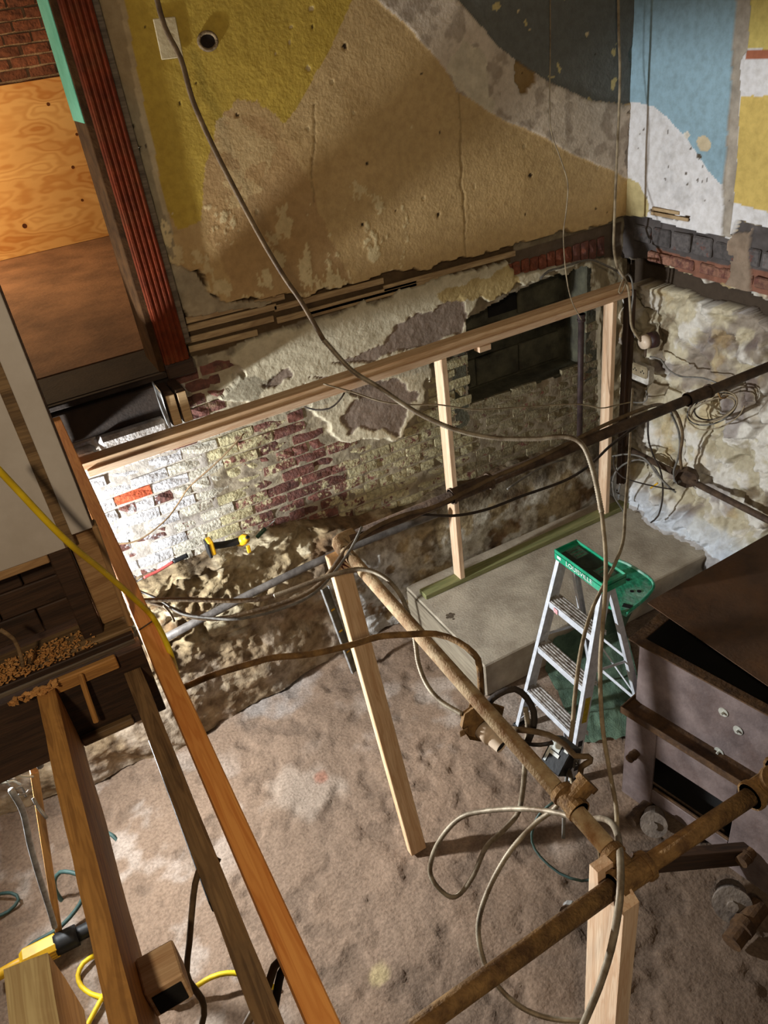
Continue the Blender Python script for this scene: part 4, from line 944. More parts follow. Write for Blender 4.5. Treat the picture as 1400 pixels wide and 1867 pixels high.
# ================================================================== PIPES AND CONDUITS ON THE WALLS
g0, g1_, g2_, g3_ = [at(*q, y=3.76) for q in ((285, 1172), (450, 1086), (620, 1006), (795, 938))]
o = tube('grey_pipe', None, .024, GREYPIPE, pts=[g0, g1_, g2_, g3_], step=.2, seg=12); tag(o, 'grey pipe running along the rubble ledge behind the leaning post', 'pipe')
o = straight('wall_pipe', (3.70, 3.86, .75), (3.70, 1.2, .76), .022, DARKIRON, None); tag(o, 'dark iron pipe along the foot of the stone wall', 'pipe')
cd_ = thing('vertical_conduit', 'thin brown vertical conduit in front of the dark wall recess', 'pipe', (3.37, 3.94, .9))
straight('conduit', (3.375, 3.94, .86), (3.375, 3.94, 1.81), .02, PURPLEPIPE, cd_); collar('conduit_collar', (3.375, 3.94, 1.80), (0, 0, 1), .024, .05, PURPLEPIPE, cd_)
cw_ = at(1150, 690, x=3.70)
o = board('corner_shade_strip', (3.70, 3.835, .30), (3.70, 3.84, 1.93), (0, 1, 0), .085, .03, OLDDARK); tag(o, 'dark upright strip standing in for the shadow gap behind the right stud', 'shade strip')  # dark strip put in as the shade of the gap behind the stud

# ================================================================== ELECTRICAL BOXES
def oct_me(r, d, seg=8):
    bm = bmesh.new(); bm_cyl(bm, (0, 0, -d / 2), (0, 0, d / 2), r, seg=seg)
    f = max((f for f in bm.faces if len(f.verts) == seg), key=lambda f: f.calc_center_median().z)
    r_ = bmesh.ops.inset_individual(bm, faces=[f], thickness=r * .1); bmesh.ops.translate(bm, vec=(0, 0, -d * .7), verts=f.verts)
    return bm_done(bm, 'octbox')
def facing(c, n): return Matrix.Translation(c) @ Vector(n).normalized().to_track_quat('Z', 'Y').to_matrix().to_4x4()
# lamp holder box under the cream pipe
jc = Vector(trail([(872, 1318, 2.72)])[0]); nrm = Vector(CAM) * 0 + Vector((-.35, -.55, -.25))
jb = thing('lamp_holder_box', 'rusty octagonal box with a porcelain lamp holder hanging under the cream pipe', 'junction box', jc)
link('box', oct_me(.062, .045), facing(jc, (-.25, -.75, .55)), jb, RUST)
ax = Vector((.15, -.8, -.12)).normalized(); bm = bmesh.new(); bm_cyl(bm, (0, 0, 0), ax * .05, .034, .030, seg=18)
link('holder_base', bm_done(bm, 'hold', True), Matrix.Translation(jc + Vector((0, -.02, -.012))), jb, CERAM)
bm = bmesh.new(); bm_cyl(bm, (0, 0, 0), ax * .05, .026, .024, seg=18, cap=False); link('socket', bm_done(bm, 'sock', True), Matrix.Translation(jc + Vector((0, -.02, -.012)) + ax * .045), jb, CERAM)
bm = bmesh.new(); bm_cyl(bm, (0, 0, 0), ax * .002, .022, seg=16); link('socket_hole', bm_done(bm, 'sh'), Matrix.Translation(jc + Vector((0, -.02, -.012)) + ax * .088), jb, DEADBLACK)
for dx, dz in ((-.06, -.008), (.035, .055)):
    bm = bmesh.new(); bm_box(bm, .035, .004, .03, (0, 0, 0), .002); link('knockout_tab', bm_done(bm, 'tab'), Matrix.Translation(jc + Vector((dx, .0, dz))), jb, RUSTLITE)
bm = bmesh.new(); bm_box(bm, .05, .12, .008, (0, 0, 0), .002); link('bracket', bm_done(bm, 'br'), facing(jc + Vector((.05, .02, .03)), (.2, -.2, 1)), jb, RUST)
# dark switch box under the pipe
sc_ = Vector(trail([(1022, 1378, 2.60)])[0])
sb_ = thing('switch_box', 'dark square metal box with bright torn labels hanging beside the ladder foot', 'junction box', sc_)
MS = facing(sc_, (-.75, -.12, .65)); link('box', box_me(.085, .105, .06, .004), MS, sb_, BLACK)
for (dx, dy, w_, h_) in ((-.012, .026, .034, .036), (-.008, -.002, .04, .012), (-.030, .0, .010, .08), (.026, .03, .016, .012)):
    link('torn_label', box_me(w_, h_, .0015, 0), MS @ Matrix.Translation((dx, dy + .004, .0312)), sb_, WHITE)
# small loose cover
cc_ = Vector(trail([(1040, 1660, 2.75)])[0]); lc = thing('loose_box_cover', 'round grey box cover dangling from a cable beside the notched post', 'cover', cc_)
link('cover', oct_me(.03, .03, 10), facing(cc_, (-.7, -.5, .3)), lc, GALV); link('rim', oct_me(.034, .006, 12), facing(cc_ + Vector((-.012, -.008, .004)), (-.7, -.5, .3)), lc, DARKIRON)
# on the stone wall
rc = Vector(at(1180, 622, x=3.70)); rb = thing('ceramic_junction', 'round white ceramic junction on the stone wall above the outlet', 'junction box', rc)
bm = bmesh.new(); bm_cyl(bm, (0, 0, 0), (-.04, 0, 0), .05, .045, seg=20); link('body', bm_done(bm, 'b', True), Matrix.Translation(rc), rb, CERAM)
bm = bmesh.new(); bm_cyl(bm, (0, 0, 0), (.05, -.01, 0), .052, .055, seg=20); link('backing', bm_done(bm, 'b', True), Matrix.Translation(rc + Vector((0, -.012, .006))), rb, mat('dark_brown_bakelite', lin(62, 34, 30), lin(40, 22, 20), rough=.5))
bm = bmesh.new(); bm_cyl(bm, (0, 0, 0), (0, 0, -.06), .008, seg=8); link('nipple', bm_done(bm, 'b'), Matrix.Translation(rc + Vector((-.01, 0, -.045))), rb, DARKIRON)
oc_ = Vector(at(1168, 682, x=3.66)); ob = thing('outlet_box', 'old tan double outlet box on the stone wall below the ceramic junction', 'outlet', oc_)
TANP = mat('dusty_tan_plastic', lin(150, 136, 108), lin(112, 98, 74), rough=.7, nscale=14)
link('housing', box_me(.07, .155, .12, .012), Matrix.Translation(oc_ + Vector((.02, 0, 0))), ob, mat('pale_outlet_housing', lin(206, 202, 192), lin(150, 142, 130), rough=.6, nscale=20))
pl = link('face_plate', box_me(.02, .14, .085, .012), Matrix.Translation(oc_ + Vector((-.015, -.004, .03))) , ob, TANP)
for dy in (-.035, .035):
    for k in range(3): link('socket_slot', box_me(.003, .007, .010, 0), Matrix.Translation(oc_ + Vector((-.0255, dy - .004 + (k - 1) * .013, .03 + (.012 if k == 1 else 0)))), pl, DEADBLACK)
bc = Vector(at(1252, 870, x=3.66)); ob2 = thing('wall_octagon_box', 'dark octagonal box with loose wires low on the stone wall', 'junction box', bc)
link('box', oct_me(.075, .05), facing(bc, (-.72, -.55, -.15)), ob2, DARKIRON); link('clamp', box_me(.03, .05, .02, .003), Matrix.Translation(bc + Vector((-.02, .06, -.05))), ob2, GALV)
wp = at(306, 70, y=3.998); wpo = thing('wall_patch_plate', 'off-white square plate with a dark hole on the yellow wall', 'wall plate', (wp[0], 3.992, wp[2]))
PLATE = mat('offwhite_plate', lin(206, 190, 152), lin(186, 168, 130), rough=.7)
link('plate', box_me(.10, .006, .155, .003), Matrix.Translation((wp[0], 3.990, wp[2])) @ Matrix.Rotation(.03, 4, 'Y'), wpo, PLATE)
bm = bmesh.new(); bm_cyl(bm, (0, 0, 0), (0, -.003, 0), .011, seg=12); link('hole', bm_done(bm, 'h'), Matrix.Translation((wp[0] + .005, 3.988, wp[2] + .0)), wpo, DEADBLACK)
hp_ = at(378, 75, y=3.998); ho = thing('wall_hole', 'round broken socket hole in the yellow plaster', 'socket hole', (hp_[0], 3.995, hp_[2]))
tr_ = [(hp_[0] + .042 * math.cos(a), 3.992, hp_[2] + .034 * math.sin(a)) for a in np.linspace(0, 2 * math.pi, 18)]
tube('rim', None, .008, mat('crumbled_plaster', lin(150, 128, 96), lin(92, 74, 52), rough=.95, nscale=40, bump=.8), ho, pts=tr_, step=.01)
bm = bmesh.new(); bm_cyl(bm, (0, 0, 0), (0, -.004, 0), .034, seg=18); link('hole', bm_done(bm, 'h'), Matrix.Translation((hp_[0], 3.996, hp_[2])), ho, mat('dark_hole', lin(46, 30, 20), lin(22, 15, 11), rough=.95))

# ================================================================== CABLES
def cable(P, r, mt, label, name='electrical_cable', rib=0., cat='cable', group=None, step=.03, seg=8):
    return tube(name, P, r, mt, rib=rib, step=step, seg=seg, label=label, cat=cat, group=group)
mainc = thing('armored_cable', 'long armoured cable sagging diagonally across the room from the top left', 'cable', tuple(atd(283, -15, 2.6)))
MP = [(280, -25, 2.6), (300, 48, None), (330, 108, None), (352, 185, None), (390, 270, None), (432, 352, None), (478, 438, None), (520, 508, 2.9), (548, 548, None), (590, 620, None), (640, 674, None), (690, 706, 3.0), (760, 752, None), (830, 783, None), (900, 798, 3.0), (975, 800, None), (1030, 796, None), (1062, 812, 2.9), (1082, 862, None), (1097, 935, None), (1104, 1010, 2.75), (1103, 1080, None), (1098, 1150, None), (1094, 1220, 2.65), (1098, 1320, None), (1112, 1410, None), (1123, 1470, 2.5), (1125, 1530, None), (1123, 1585, 2.42)]
MQ = trail(MP)
tube('upper_run', None, .0095, BXDARK, mainc, step=.03, pts=MQ[:10]); tube('armored_run', None, .0095, BX, mainc, rib=.08, pts=MQ[9:20]); tube('lower_run', None, .0074, CORDTAN, mainc, step=.03, pts=MQ[19:])
cable([(1153, 708, dict(x=3.62)), (1150, 770, None), (1146, 850, None), (1140, 925, 3.9), (1136, 985, None), (1120, 1030, None), (1100, 1068, 3.2), (1078, 1115, None), (1060, 1180, None), (1049, 1260, 2.8), (1043, 1330, None), (1036, 1372, 2.6)], .0078, CORDTAN, 'tan cord dropping from the outlet box past the ladder to the dark switch box')
cable([(1003, -20, dict(y=3.85)), (1003, 100, None), (1002, 200, None), (1006, 245, None), (1022, 290, None), (1035, 335, None), (1032, 385, None), (1027, 430, dict(y=3.78)), (1032, 500, dict(y=3.68)), (1042, 548, dict(y=3.70)), (1060, 583, dict(y=3.70))], .0035, CORDTAN, 'thin pale wire hanging in front of the right plaster and over the top plate', name='thin_wire', cat='wire')
cable([(1127, -20, dict(y=3.84)), (1128, 60, None), (1130, 150, None), (1124, 300, None), (1120, 400, None), (1119, 452, dict(y=3.8)), (1126, 488, None), (1138, 506, dict(y=3.66)), (1146, 530, None), (1149, 570, None), (1152, 598, None), (1168, 622, dict(x=3.66))], .008, CORDTAN, 'pale cord hanging down the wall corner to the ceramic junction')
cable([(1134, 508, dict(y=3.68)), (1145, 500, None), (1152, 512, None), (1154, 540, None), (1150, 580, None), (1158, 615, dict(x=3.64))], .006, CORDGREY, 'grey cord looped over the right end of the top plate')
cable([(1138, 505, dict(y=3.66)), (1132, 518, None), (1128, 532, None), (1133, 534, None), (1139, 520, None), (1139, 505, dict(y=3.67))], .005, CORDTAN, 'small pale cord loop on the end of the top plate', name='cord_loop')
cable([(985, 508, dict(y=3.97)), (1000, 494, None), (1022, 488, None), (1072, 474, None), (1100, 482, None), (1124, 494, dict(y=3.80)), (1136, 505, dict(y=3.68))], .007, CORDGREY, 'grey cable along the top of the dark wall recess')
cable([(590, 700, dict(y=3.70)), (640, 714, None), (700, 733, None), (752, 738, None), (800, 738, dict(y=3.69)), (868, 747, None), (940, 743, None), (1050, 737, None), (1095, 744, dict(y=3.69)), (1122, 739, None), (1150, 733, dict(x=3.62))], .0045, CORDTAN, 'thin cream wire strung level across both studs', name='thin_wire', cat='wire')
cable([(445, 790, dict(y=3.9)), (420, 818, None), (390, 848, None), (345, 888, None), (325, 918, dict(y=3.97)), (300, 950, None), (252, 985, None), (205, 993, dict(y=3.95))], .0045, OLDWOOD, 'thin brown wire hanging across the whitewashed bricks', name='thin_wire', cat='wire')
cable([(628, 716, dict(y=3.86)), (617, 732, None), (600, 745, None), (575, 747, None), (555, 742, dict(y=3.95))], .005, CORDDARK, 'short dark wire under the top plate beside the grey plaster', name='thin_wire', cat='wire')
# bundle between the orange joist and the post
cable([(225, 1096, dict(z=1.72)), (330, 1093, None), (440, 1095, None), (500, 1086, None), (560, 1064, dict(z=1.76)), (620, 1044, None), (660, 1038, dict(z=1.80))], .010, BXDARK, 'dark cable strung level from the orange joist to the leaning post')
BP = [(500, 1086, dict(z=1.74)), (560, 1065, None), (615, 1045, None), (660, 1038, dict(z=1.83)), (700, 1052, None), (730, 1085, None), (748, 1130, dict(z=1.74)), (757, 1170, None), (763, 1210, dict(z=1.66)), (778, 1248, None), (803, 1278, None), (842, 1302, 2.72)]
cable(BP, .009, BX, 'ribbed armoured cable looping from the leaning post to the lamp holder box', name='armored_cable', rib=.1)
cable([(235, 1088, dict(z=1.70)), (300, 1105, None), (350, 1124, None), (400, 1128, None), (450, 1118, None), (520, 1098, None), (570, 1075, None), (600, 1045, None), (625, 1010, dict(z=1.80)), (645, 988, None), (690, 958, None), (740, 938, None), (790, 925, dict(z=1.83)), (850, 896, None), (905, 868, None), (960, 845, dict(z=1.83)), (1040, 806, None), (1100, 776, None), (1165, 748, dict(z=1.83)), (1205, 738, None), (1232, 752, dict(x=3.5)), (1244, 790, None), (1240, 830, None), (1243, 858, dict(x=3.64))], .010, BXDARK, 'long dark cable wrapped along the dark pipe to the low octagonal box')
cable([(240, 1072, dict(z=1.72)), (290, 1093, None), (330, 1118, None), (380, 1126, None), (440, 1128, dict(z=1.70)), (520, 1108, None), (575, 1080, None), (612, 1040, None), (640, 1000, dict(z=1.83)), (660, 960, None)], .0055, CORDGREY, 'thin grey cable sagging beneath the others left of the leaning post')
cable([(298, 1104, dict(z=1.70)), (306, 1112, None), (312, 1120, None), (318, 1133, dict(z=1.62))], .005, CORDTAN, 'short cream wire end dangling from the sagging cables', name='thin_wire', cat='wire')
cable([(1230, 742, dict(x=3.52)), (1222, 748, None), (1238, 790, None), (1237, 830, None), (1228, 860, None), (1232, 880, dict(x=3.63))], .007, CORDGREY, 'grey cable hanging from the dark pipe to the low octagonal box')
cable([(750, 936, dict(z=1.72)), (800, 940, None), (840, 939, None), (890, 928, None), (950, 905, None), (1030, 876, dict(z=1.60)), (1075, 848, None), (1110, 815, None), (1142, 790, None), (1178, 762, dict(z=1.75))], .007, CORDDARK, 'black cable sagging under the dark pipe between the studs')
cable([(925, 892, dict(z=1.72)), (960, 868, None), (1000, 846, dict(z=1.72)), (1030, 838, None)], .005, CORDGREY, 'thin grey cable tucked below the dark pipe left of the right stud')
cable([(1185, 650, dict(x=3.66)), (1205, 656, None), (1216, 672, None), (1240, 686, None), (1280, 689, None), (1312, 700, dict(x=3.69))], .0055, CORDGREY, 'thin cable curving across the stone from the outlet box to the coil')
cable([(1178, 712, dict(x=3.63)), (1180, 725, None), (1172, 734, None), (1150, 733, dict(x=3.6))], .005, CORDGREY, 'short grey wire curling under the outlet box')
cable([(1181, 765, dict(x=3.5)), (1182, 800, None), (1190, 828, None), (1205, 862, None), (1208, 905, None), (1200, 940, None), (1186, 953, dict(x=3.52))], .006, CORDDARK, 'dark cable hanging before the stone wall down to the limewashed kerb')
cable([(1116, 832, dict(x=3.45)), (1145, 828, None), (1175, 836, None), (1195, 862, None), (1215, 884, None), (1232, 898, dict(x=3.6))], .0065, CORDGREY, 'upper grey cable curling around the right stud')
cable([(1120, 900, dict(x=3.45)), (1118, 870, None), (1135, 848, None), (1165, 838, None), (1190, 850, None), (1205, 872, None), (1222, 890, dict(x=3.6))], .0065, CORDGREY, 'lower grey cable curling out from the foot of the right stud')
cable([(1120, 832, dict(x=3.42)), (1119, 850, None), (1135, 870, None), (1165, 880, None), (1200, 888, None), (1230, 893, dict(x=3.6))], .005, CORDDARK, 'dark cable passing low behind the grey curls to the octagonal box')
cable([(1116, 878, dict(x=3.42)), (1120, 905, None), (1132, 925, None), (1140, 938, dict(z=.30))], .006, CORDGREY, 'short grey cable dropping to the platform in the corner')
cable([(1186, 890, dict(x=3.6)), (1193, 885, None), (1199, 881, dict(x=3.58))], .006, YELLOW, 'tiny yellow wire connector low on the stone wall', name='wire_connector', cat='connector')
# hank of wire on the stone wall
hk = thing('wire_hank', 'coiled hank of cream wire hanging on the stone wall from the dark pipe', 'wire coil', tuple(at(1300, 745, x=3.6)))
for k, (sx_2, sy_2, ox, oy, mt_) in enumerate(((46, 25, 0, 0, CORDTAN), (44, 21, 2, 2, CORDTAN), (40, 24, 4, -3, CORDDARK), (42, 18, 0, 5, CORDTAN), (47, 27, -2, 3, CORDGREY))):
    ring = []
    for a in np.linspace(0, 2 * math.pi, 26)[:-1]:
        dx = sx_2 * math.cos(a); dy = sy_2 * math.sin(a); an = -.36
        ring.append((1300 + ox + dx * math.cos(an) - dy * math.sin(an), 742 + oy + dx * math.sin(an) + dy * math.cos(an), dict(x=3.60 + .008 * k)))
    ring.append(ring[0]); tube('strand', ring, .0048, mt_, hk)
tube('strand', [(1256, 770, dict(x=3.6)), (1275, 783, None), (1310, 780, None), (1345, 760, None), (1357, 740, dict(x=3.62))], .004, CORDTAN, hk)
tube('tie', [(1306, 698, dict(x=3.6)), (1322, 708, None), (1326, 722, None), (1314, 726, None), (1308, 712, dict(x=3.59))], .006, RUST, hk)
# loops around the near pipe
cable([(958, 1290, 2.72), (962, 1330, None), (957, 1395, 2.75), (953, 1440, None), (944, 1482, None), (918, 1514, 2.9), (886, 1545, None), (862, 1598, None), (838, 1630, 3.05), (818, 1634, None), (792, 1610, None), (784, 1580, 3.05), (800, 1535, None), (838, 1492, None), (890, 1478, 2.85), (960, 1475, None), (1020, 1483, None), (1050, 1494, 2.46)], .0095, BX, 'ribbed cable looping low over the floor from the cream pipe', name='armored_cable', rib=.06)
cable([(1036, 1440, 2.55), (1010, 1475, None), (975, 1502, 2.6), (930, 1552, None), (895, 1612, None), (874, 1672, 2.6), (874, 1720, None), (890, 1772, None), (920, 1812, 2.55), (960, 1842, None), (1010, 1858, None), (1075, 1862, 2.5)], .0088, BX, 'pale ribbed cable hanging in a long arc left of the notched post', name='armored_cable', rib=.06)
cable([(1080, 1494, 2.42), (1096, 1492, None), (1114, 1500, 2.22), (1126, 1522, None), (1131, 1570, 1.95), (1131, 1620, 1.84), (1126, 1668, 1.84), (1114, 1730, None), (1092, 1800, 1.86), (1066, 1862, None), (1050, 1900, 1.9)], .0095, BX, 'thick cable bent over the pipe tee and hanging in front of the notched post', name='armored_cable')
cable([(1010, 1462, 2.6), (985, 1482, None), (972, 1508, None), (970, 1535, 2.65), (985, 1562, None), (1020, 1592, None), (1060, 1606, None), (1090, 1600, 2.5)], .0045, GCORD, 'thin dark green wire loop left of the notched post top', name='thin_wire', cat='wire')
cable([(1076, 1500, 2.5), (1088, 1530, None), (1094, 1570, 2.5), (1090, 1612, None), (1078, 1640, None), (1060, 1658, None), (1048, 1666, 2.74)], .0055, BXDARK, 'brown cable running from the pipe tee to the loose round cover')
cable([(880, 1300, 2.7), (890, 1282, None), (908, 1266, None), (938, 1256, 2.68), (960, 1272, None), (973, 1298, None), (972, 1326, None), (962, 1352, 2.66)], .012, CORDDARK, 'dark brown bent cable arching over the cream pipe beside the ladder')
cable([(930, 1330, 2.6), (962, 1332, None), (1000, 1340, None), (1030, 1358, 2.55), (1048, 1378, None), (1072, 1379, None), (1076, 1388, None), (1060, 1398, None), (1058, 1420, 2.55)], .010, BXDARK, 'dark cable running from the cream pipe over the switch box')
cable([(940, 1340, 2.62), (958, 1355, None), (985, 1358, None), (1008, 1354, 2.58)], .007, CORDDARK, 'short black cable entering the switch box')
cable([(1036, 1400, 2.58), (1030, 1440, None), (1028, 1480, None), (1027, 1528, 2.62)], .006, CORDGREY, 'pale stiff wire hanging straight down below the switch box', name='thin_wire', cat='wire')
cable([(1038, 1405, 2.58), (1044, 1430, None), (1052, 1458, 2.52)], .007, CORDTAN, 'short tan cable between the switch box and the pipe tee')
cable([(1046, 1400, 2.56), (1050, 1380, None), (1060, 1415, None), (1062, 1430, 2.58)], .004, CORDGREY, 'frayed bare wire ends beside the switch box', name='thin_wire', cat='wire')
# cords on the left
cable([(-20, 838, 1.75), (40, 902, None), (80, 945, None), (130, 994, 1.95), (190, 1043, None), (245, 1092, None), (278, 1125, dict(z=2.216)), (300, 1165, dict(z=2.216)), (312, 1195, dict(z=2.19)), (322, 1228, dict(z=2.0)), (330, 1262, dict(z=1.7))], .0085, YCORD, 'yellow extension cord slung over the orange joist in front of the white partition', name='extension_cord', cat='cord', group=None)
cable([(172, 1742, dict(z=.02)), (152, 1756, None), (142, 1778, None), (148, 1798, None), (165, 1812, None), (184, 1818, None), (230, 1836, dict(z=.02)), (285, 1838, None), (330, 1816, None), (385, 1782, None), (425, 1774, None), (460, 1784, None), (500, 1800, dict(z=.02))], .012, YCORD, 'yellow extension cord curving over the floor in the bottom left', name='extension_cord', cat='cord')
cable([(190, 1812, dict(z=.02)), (176, 1838, None), (160, 1868, None), (145, 1900, dict(z=.02))], .012, YCORD, 'loose yellow cord tail on the floor beside the saw', name='extension_cord', cat='cord')
cable([(196, 1518, dict(z=.02)), (212, 1530, None), (216, 1556, None), (206, 1570, None), (190, 1600, None), (215, 1585, None), (240, 1590, None), (253, 1608, None), (245, 1632, None), (225, 1648, None), (170, 1668, None), (130, 1660, None), (100, 1620, None), (110, 1590, None), (150, 1600, None), (150, 1640, None), (110, 1690, None), (60, 1720, None), (40, 1740, dict(z=.02))], .011, GCORD, 'green extension cord tangled on the floor under the old joist', name='extension_cord', cat='cord')
cable([(-15, 1632, dict(z=.02)), (20, 1628, None), (34, 1640, None), (15, 1662, None), (-15, 1675, dict(z=.02))], .009, GCORD, 'dark green cord loop on the floor at the left edge', name='extension_cord', cat='cord')
cable([(400, 1572, 1.95), (386, 1566, None), (368, 1578, None), (356, 1610, None), (350, 1660, None), (345, 1720, 2.0), (340, 1775, None), (352, 1800, None), (368, 1822, None), (372, 1850, None), (362, 1885, 2.0)], .0085, BXDARK, 'brown cable bowing between the two old joists')
cable([(516, 1750, 1.85), (500, 1762, None), (488, 1800, None), (465, 1840, None), (440, 1885, 1.8)], .010, BXDARK, 'brown cable end emerging beneath the orange joist')
cable([(524, 1758, 1.85), (512, 1775, None), (505, 1810, None), (498, 1850, None), (488, 1890, 1.8)], .010, CORDDARK, 'second dark cable beneath the orange joist at the bottom edge')
cable([(0, 1148, dict(y=2.0)), (25, 1165, None), (38, 1195, None), (42, 1215, dict(y=1.99))], .006, OLDWOOD, 'short dark wire sticking up from the sawdust under the partition', name='thin_wire', cat='wire')
cable([(-10, 1232, dict(y=2.3)), (20, 1290, None), (50, 1350, None), (74, 1398, dict(y=2.3))], .012, GALV, 'grey steel conduit going down at the far left behind the header beam', name='steel_conduit', cat='pipe')
cable([(20, 1440, 2.9), (42, 1480, None), (55, 1540, None), (72, 1600, 3.2), (88, 1650, None), (100, 1690, 3.4)], .012, GALV, 'shiny grey cable beside the orange upright board at the far left')
cable([(60, 1455, 2.8), (72, 1475, None), (86, 1492, 2.8)], .006, GALV, 'short bright wire tip near the orange upright board', name='thin_wire', cat='wire')

wt = thing('wire_tangle', 'tangle of bright stripped wire ends at the far left under the header beam', 'wire', tuple(atd(20, 1430, 2.5)))
rs = np.random.RandomState(8)
for i in range(9):
    x0 = rs.uniform(-5, 40); y0 = rs.uniform(1410, 1450); tube('strand', [(x0, y0, 2.5), (x0 + rs.uniform(5, 14), y0 + rs.uniform(-12, 8), None), (x0 + rs.uniform(14, 30), y0 + rs.uniform(-8, 14), 2.55)], .0035, WHITE if i % 2 else GALV, wt)
# ================================================================== TOOLS AND SMALL THINGS
# level leaning on the rubble
a = Vector(at(592, 1072, y=3.74)); b_ = Vector(at(648, 1224, z=.02))
lv = thing('spirit_level', 'short metal spirit level leaning on the rubble behind the leaning post', 'level', b_)
wd = Vector((1, .25, 0)).normalized()
for s in (-1, 1): board('rail', a + wd * s * .026, b_ + wd * s * .026, wd.cross(b_ - a), .022, .007, GALV, lv, bev=.001)
board('web', a, b_, wd, .05, .003, mat('dull_level_web', lin(122, 116, 100), lin(84, 78, 66), rough=.6, metal=.3), lv, bev=0)
for t in (.25, .5, .75):
    c_ = a.lerp(b_, t); bm = bmesh.new(); bm_cyl(bm, wd * -.014, wd * .014, .009, seg=10); link('vial', bm_done(bm, 'vial', True), Matrix.Translation(c_ + wd.cross(b_ - a).normalized() * .004), lv, YELLOW)
# cordless driver lying on the ledge
dc = Vector((.715, 3.885, 1.115)); dr = thing('cordless_driver', 'yellow and black cordless driver lying on the rubble ledge', 'power drill', dc)
q0 = Vector(at(384, 996, y=3.86)); q1 = Vector(at(440, 985, y=3.86)); dv = (q1 - q0).normalized()
bm = bmesh.new(); bm_box(bm, .032, .07, .095, (0, 0, 0), .006); link('battery', bm_done(bm, 'bat'), Matrix.Translation(q0), dr, YELLOW)
bm = bmesh.new(); bm_box(bm, .018, .074, .099, (0, 0, 0), .005); link('battery_base', bm_done(bm, 'bat'), Matrix.Translation(q0 - dv * .018 + Vector((0, 0, -.012))), dr, BLACK)
tube('grip', None, [.022] * 3 + [.02] * 4 + [.024] * 40, BLACK, dr, pts=[q0 + dv * .01, q0.lerp(q1, .5) + Vector((0, 0, -.006)), q1]) if False else tube('grip', None, .021, BLACK, dr, pts=[q0 + dv * .01, q0.lerp(q1, .5) + Vector((0, 0, -.006)), q1], step=.02)
hd = Vector((.12, -.75, .55)).normalized(); bm = bmesh.new()
bm_cyl(bm, -hd * .06, hd * .045, .033, .03, seg=18); bm_cyl(bm, hd * .045, hd * .085, .027, .016, seg=18); link('motor_head', bm_done(bm, 'head', True), Matrix.Translation(q1 + dv * .01), dr, YELLOW)
bm = bmesh.new(); bm_cyl(bm, hd * .085, hd * .11, .01, seg=10); link('chuck', bm_done(bm, 'chuck'), Matrix.Translation(q1 + dv * .01), dr, BLACK)
bm = bmesh.new(); bm_box(bm, .022, .016, .05, (0, 0, 0), .004); link('belt_hook', bm_done(bm, 'hook'), Matrix.Translation(q1 + Vector((.02, -.04, -.05))), dr, YELLOW)
# green screwdriver
s0 = Vector(at(468, 980, y=3.9)); s1 = Vector(at(484, 963, y=3.9)); s2 = Vector(at(503, 947, y=3.9))
sd = thing('screwdriver', 'screwdriver with a dark green handle on the ledge beside the driver', 'screwdriver', s0)
tube('handle', None, .013, mat('dark_green_handle', lin(24, 66, 40), lin(14, 44, 28), rough=.3), sd, pts=[s0, s0.lerp(s1, .5), s1], step=.01); tube('shaft', None, .0035, GALV, sd, pts=[s1, s1.lerp(s2, .5), s2])
# hooked tool
k0, k1, k2, k3, k4 = [Vector(at(*q, y=3.88)) for q in ((342, 1012), (316, 1024), (290, 1040), (262, 1053), (248, 1060))]
ht = thing('hooked_tool', 'red hooked tool with a black grip lying at the foot of the white bricks', 'hand tool', k3)
tube('grip', None, .014, BLACK, ht, pts=[k0, k0.lerp(k1, .5), k1], step=.01); tube('body', None, .009, mat('faded_red_tool', lin(176, 84, 78), lin(150, 60, 54), rough=.5), ht, pts=[k1, k2, k3], step=.01)
k5 = Vector(at(244, 1050, y=3.87)); tube('hook', None, .006, GALV, ht, pts=[k3, k3.lerp(k4, .6), k4, k5], step=.01)
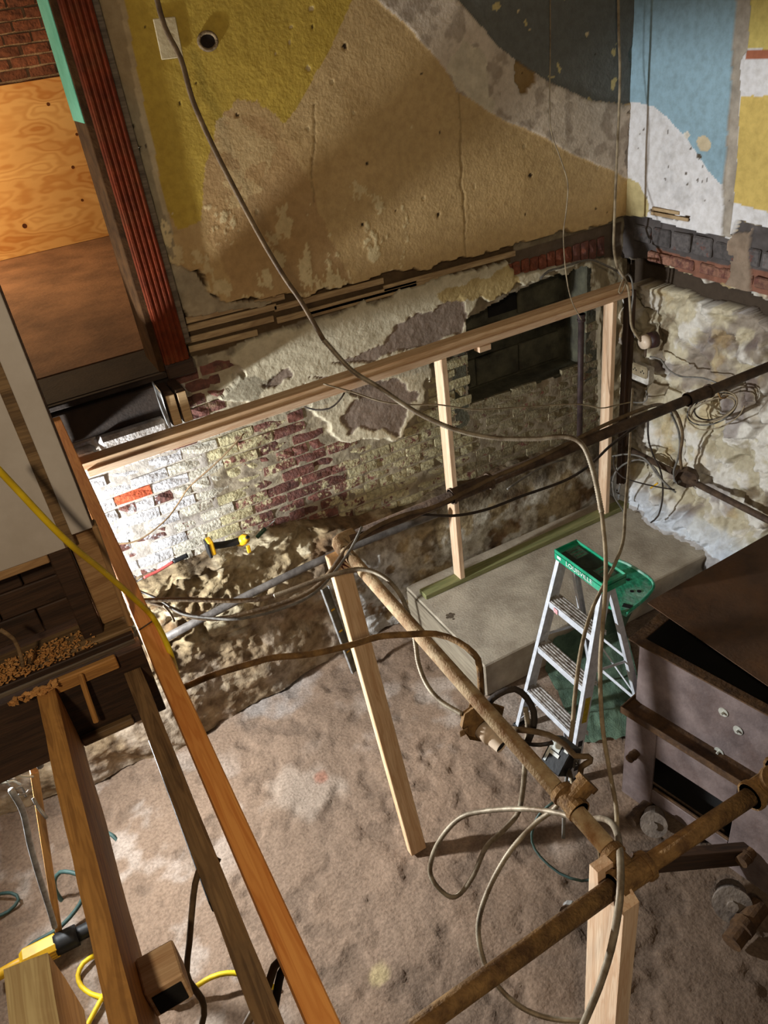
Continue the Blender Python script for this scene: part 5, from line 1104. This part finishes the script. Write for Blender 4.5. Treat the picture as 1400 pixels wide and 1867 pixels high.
# reciprocating saw on the floor
sA = Vector(at(45, 1752, z=.07)); sB = Vector(at(105, 1722, z=.07)); sC = Vector(at(165, 1692, z=.06)); sdv = (sC - sA).normalized()
rs_ = thing('reciprocating_saw', 'yellow and black reciprocating saw lying on the floor in the bottom left', 'saw', (sB.x, sB.y, 0))
Ms = frame_mat(sA.lerp(sB, .5), sdv, (0, 0, 1)); link('motor_housing', box_me((sB - sA).length + .03, .10, .095, .02), Ms, rs_, YELLOW)
for dz in (-.02, 0, .02): link('vent_rib', box_me(.11, .008, .1, .002), Ms @ Matrix.Translation((.01, dz, .0)), rs_, mat('saw_rib', lin(180, 134, 20), lin(150, 110, 14), rough=.5))
tube('gear_housing', None, .052, BLACK, rs_, pts=[sB - sdv * .01, sB.lerp(sC, .35), sB.lerp(sC, .6)], step=.02, seg=14); tube('shoe_boot', None, .036, BLACK, rs_, pts=[sB.lerp(sC, .6), sC, sC + sdv * .05], step=.02, seg=14)
hA = sA - sdv * .05; tube('handle', None, .026, YELLOW, rs_, pts=[sA, hA, hA - sdv * .08 + Vector((0, 0, -.01))], step=.02, seg=12)
# stub of old blocking on the joist side
bk = thing('blocking_stub', 'sawn block with a black end fixed to the side of the worn old joist', 'wood block', (-.19, 1.13, 1.9))
box('block', (-.236, 1.085, 1.90), (-.150, 1.175, 2.0), PINE, bk, bev=.004); box('black_face', (-.226, 1.081, 1.91), (-.160, 1.086, 1.98), DEADBLACK, bk, bev=.002)  # near end face coloured flat black
# boards on the far left
o = board('loose_board', at(62, 1405, z=1.30), at(108, 1705, z=.03), (1, 0, 0), .032, .03, OLDORANGE); tag(o, 'narrow orange-brown board lying low at the far left beside the green cord', 'board')
# sawdust and chips along the sole plate
rs = np.random.RandomState(4); bm = bmesh.new()
for i in range(700):
    x = -.42 + .34 * rs.beta(1.1, 1.8); y = 2.03 + rs.uniform(0, .10); s = rs.uniform(.002, .006)
    M = Matrix.Translation((x, y, 2.207 + rs.uniform(0, .012))) @ Matrix.Rotation(rs.uniform(0, 6), 4, 'Z') @ Matrix.Rotation(rs.uniform(-.9, .9), 4, 'X')
    bm_box(bm, s * 2, s, .002, bev=0, mtx=M)
for i in range(70):
    x = -.36 + .13 * rs.rand(); M = Matrix.Translation((x, 2.01 - rs.rand() * .03, 2.160 + rs.uniform(0, .01))) @ Matrix.Rotation(rs.uniform(0, 6), 4, 'Z') @ Matrix.Rotation(rs.uniform(-.9, .9), 4, 'X')
    bm_box(bm, .016, .008, .002, bev=0, mtx=M)
ch = link('wood_chips', bm_done(bm, 'chips'), None, None, wood('fresh_chips', lin(214, 160, 96), lin(180, 124, 66))); tag(ch, 'scattered wood chips and sawdust on the plate under the partition', 'wood chips', None, 'stuff')
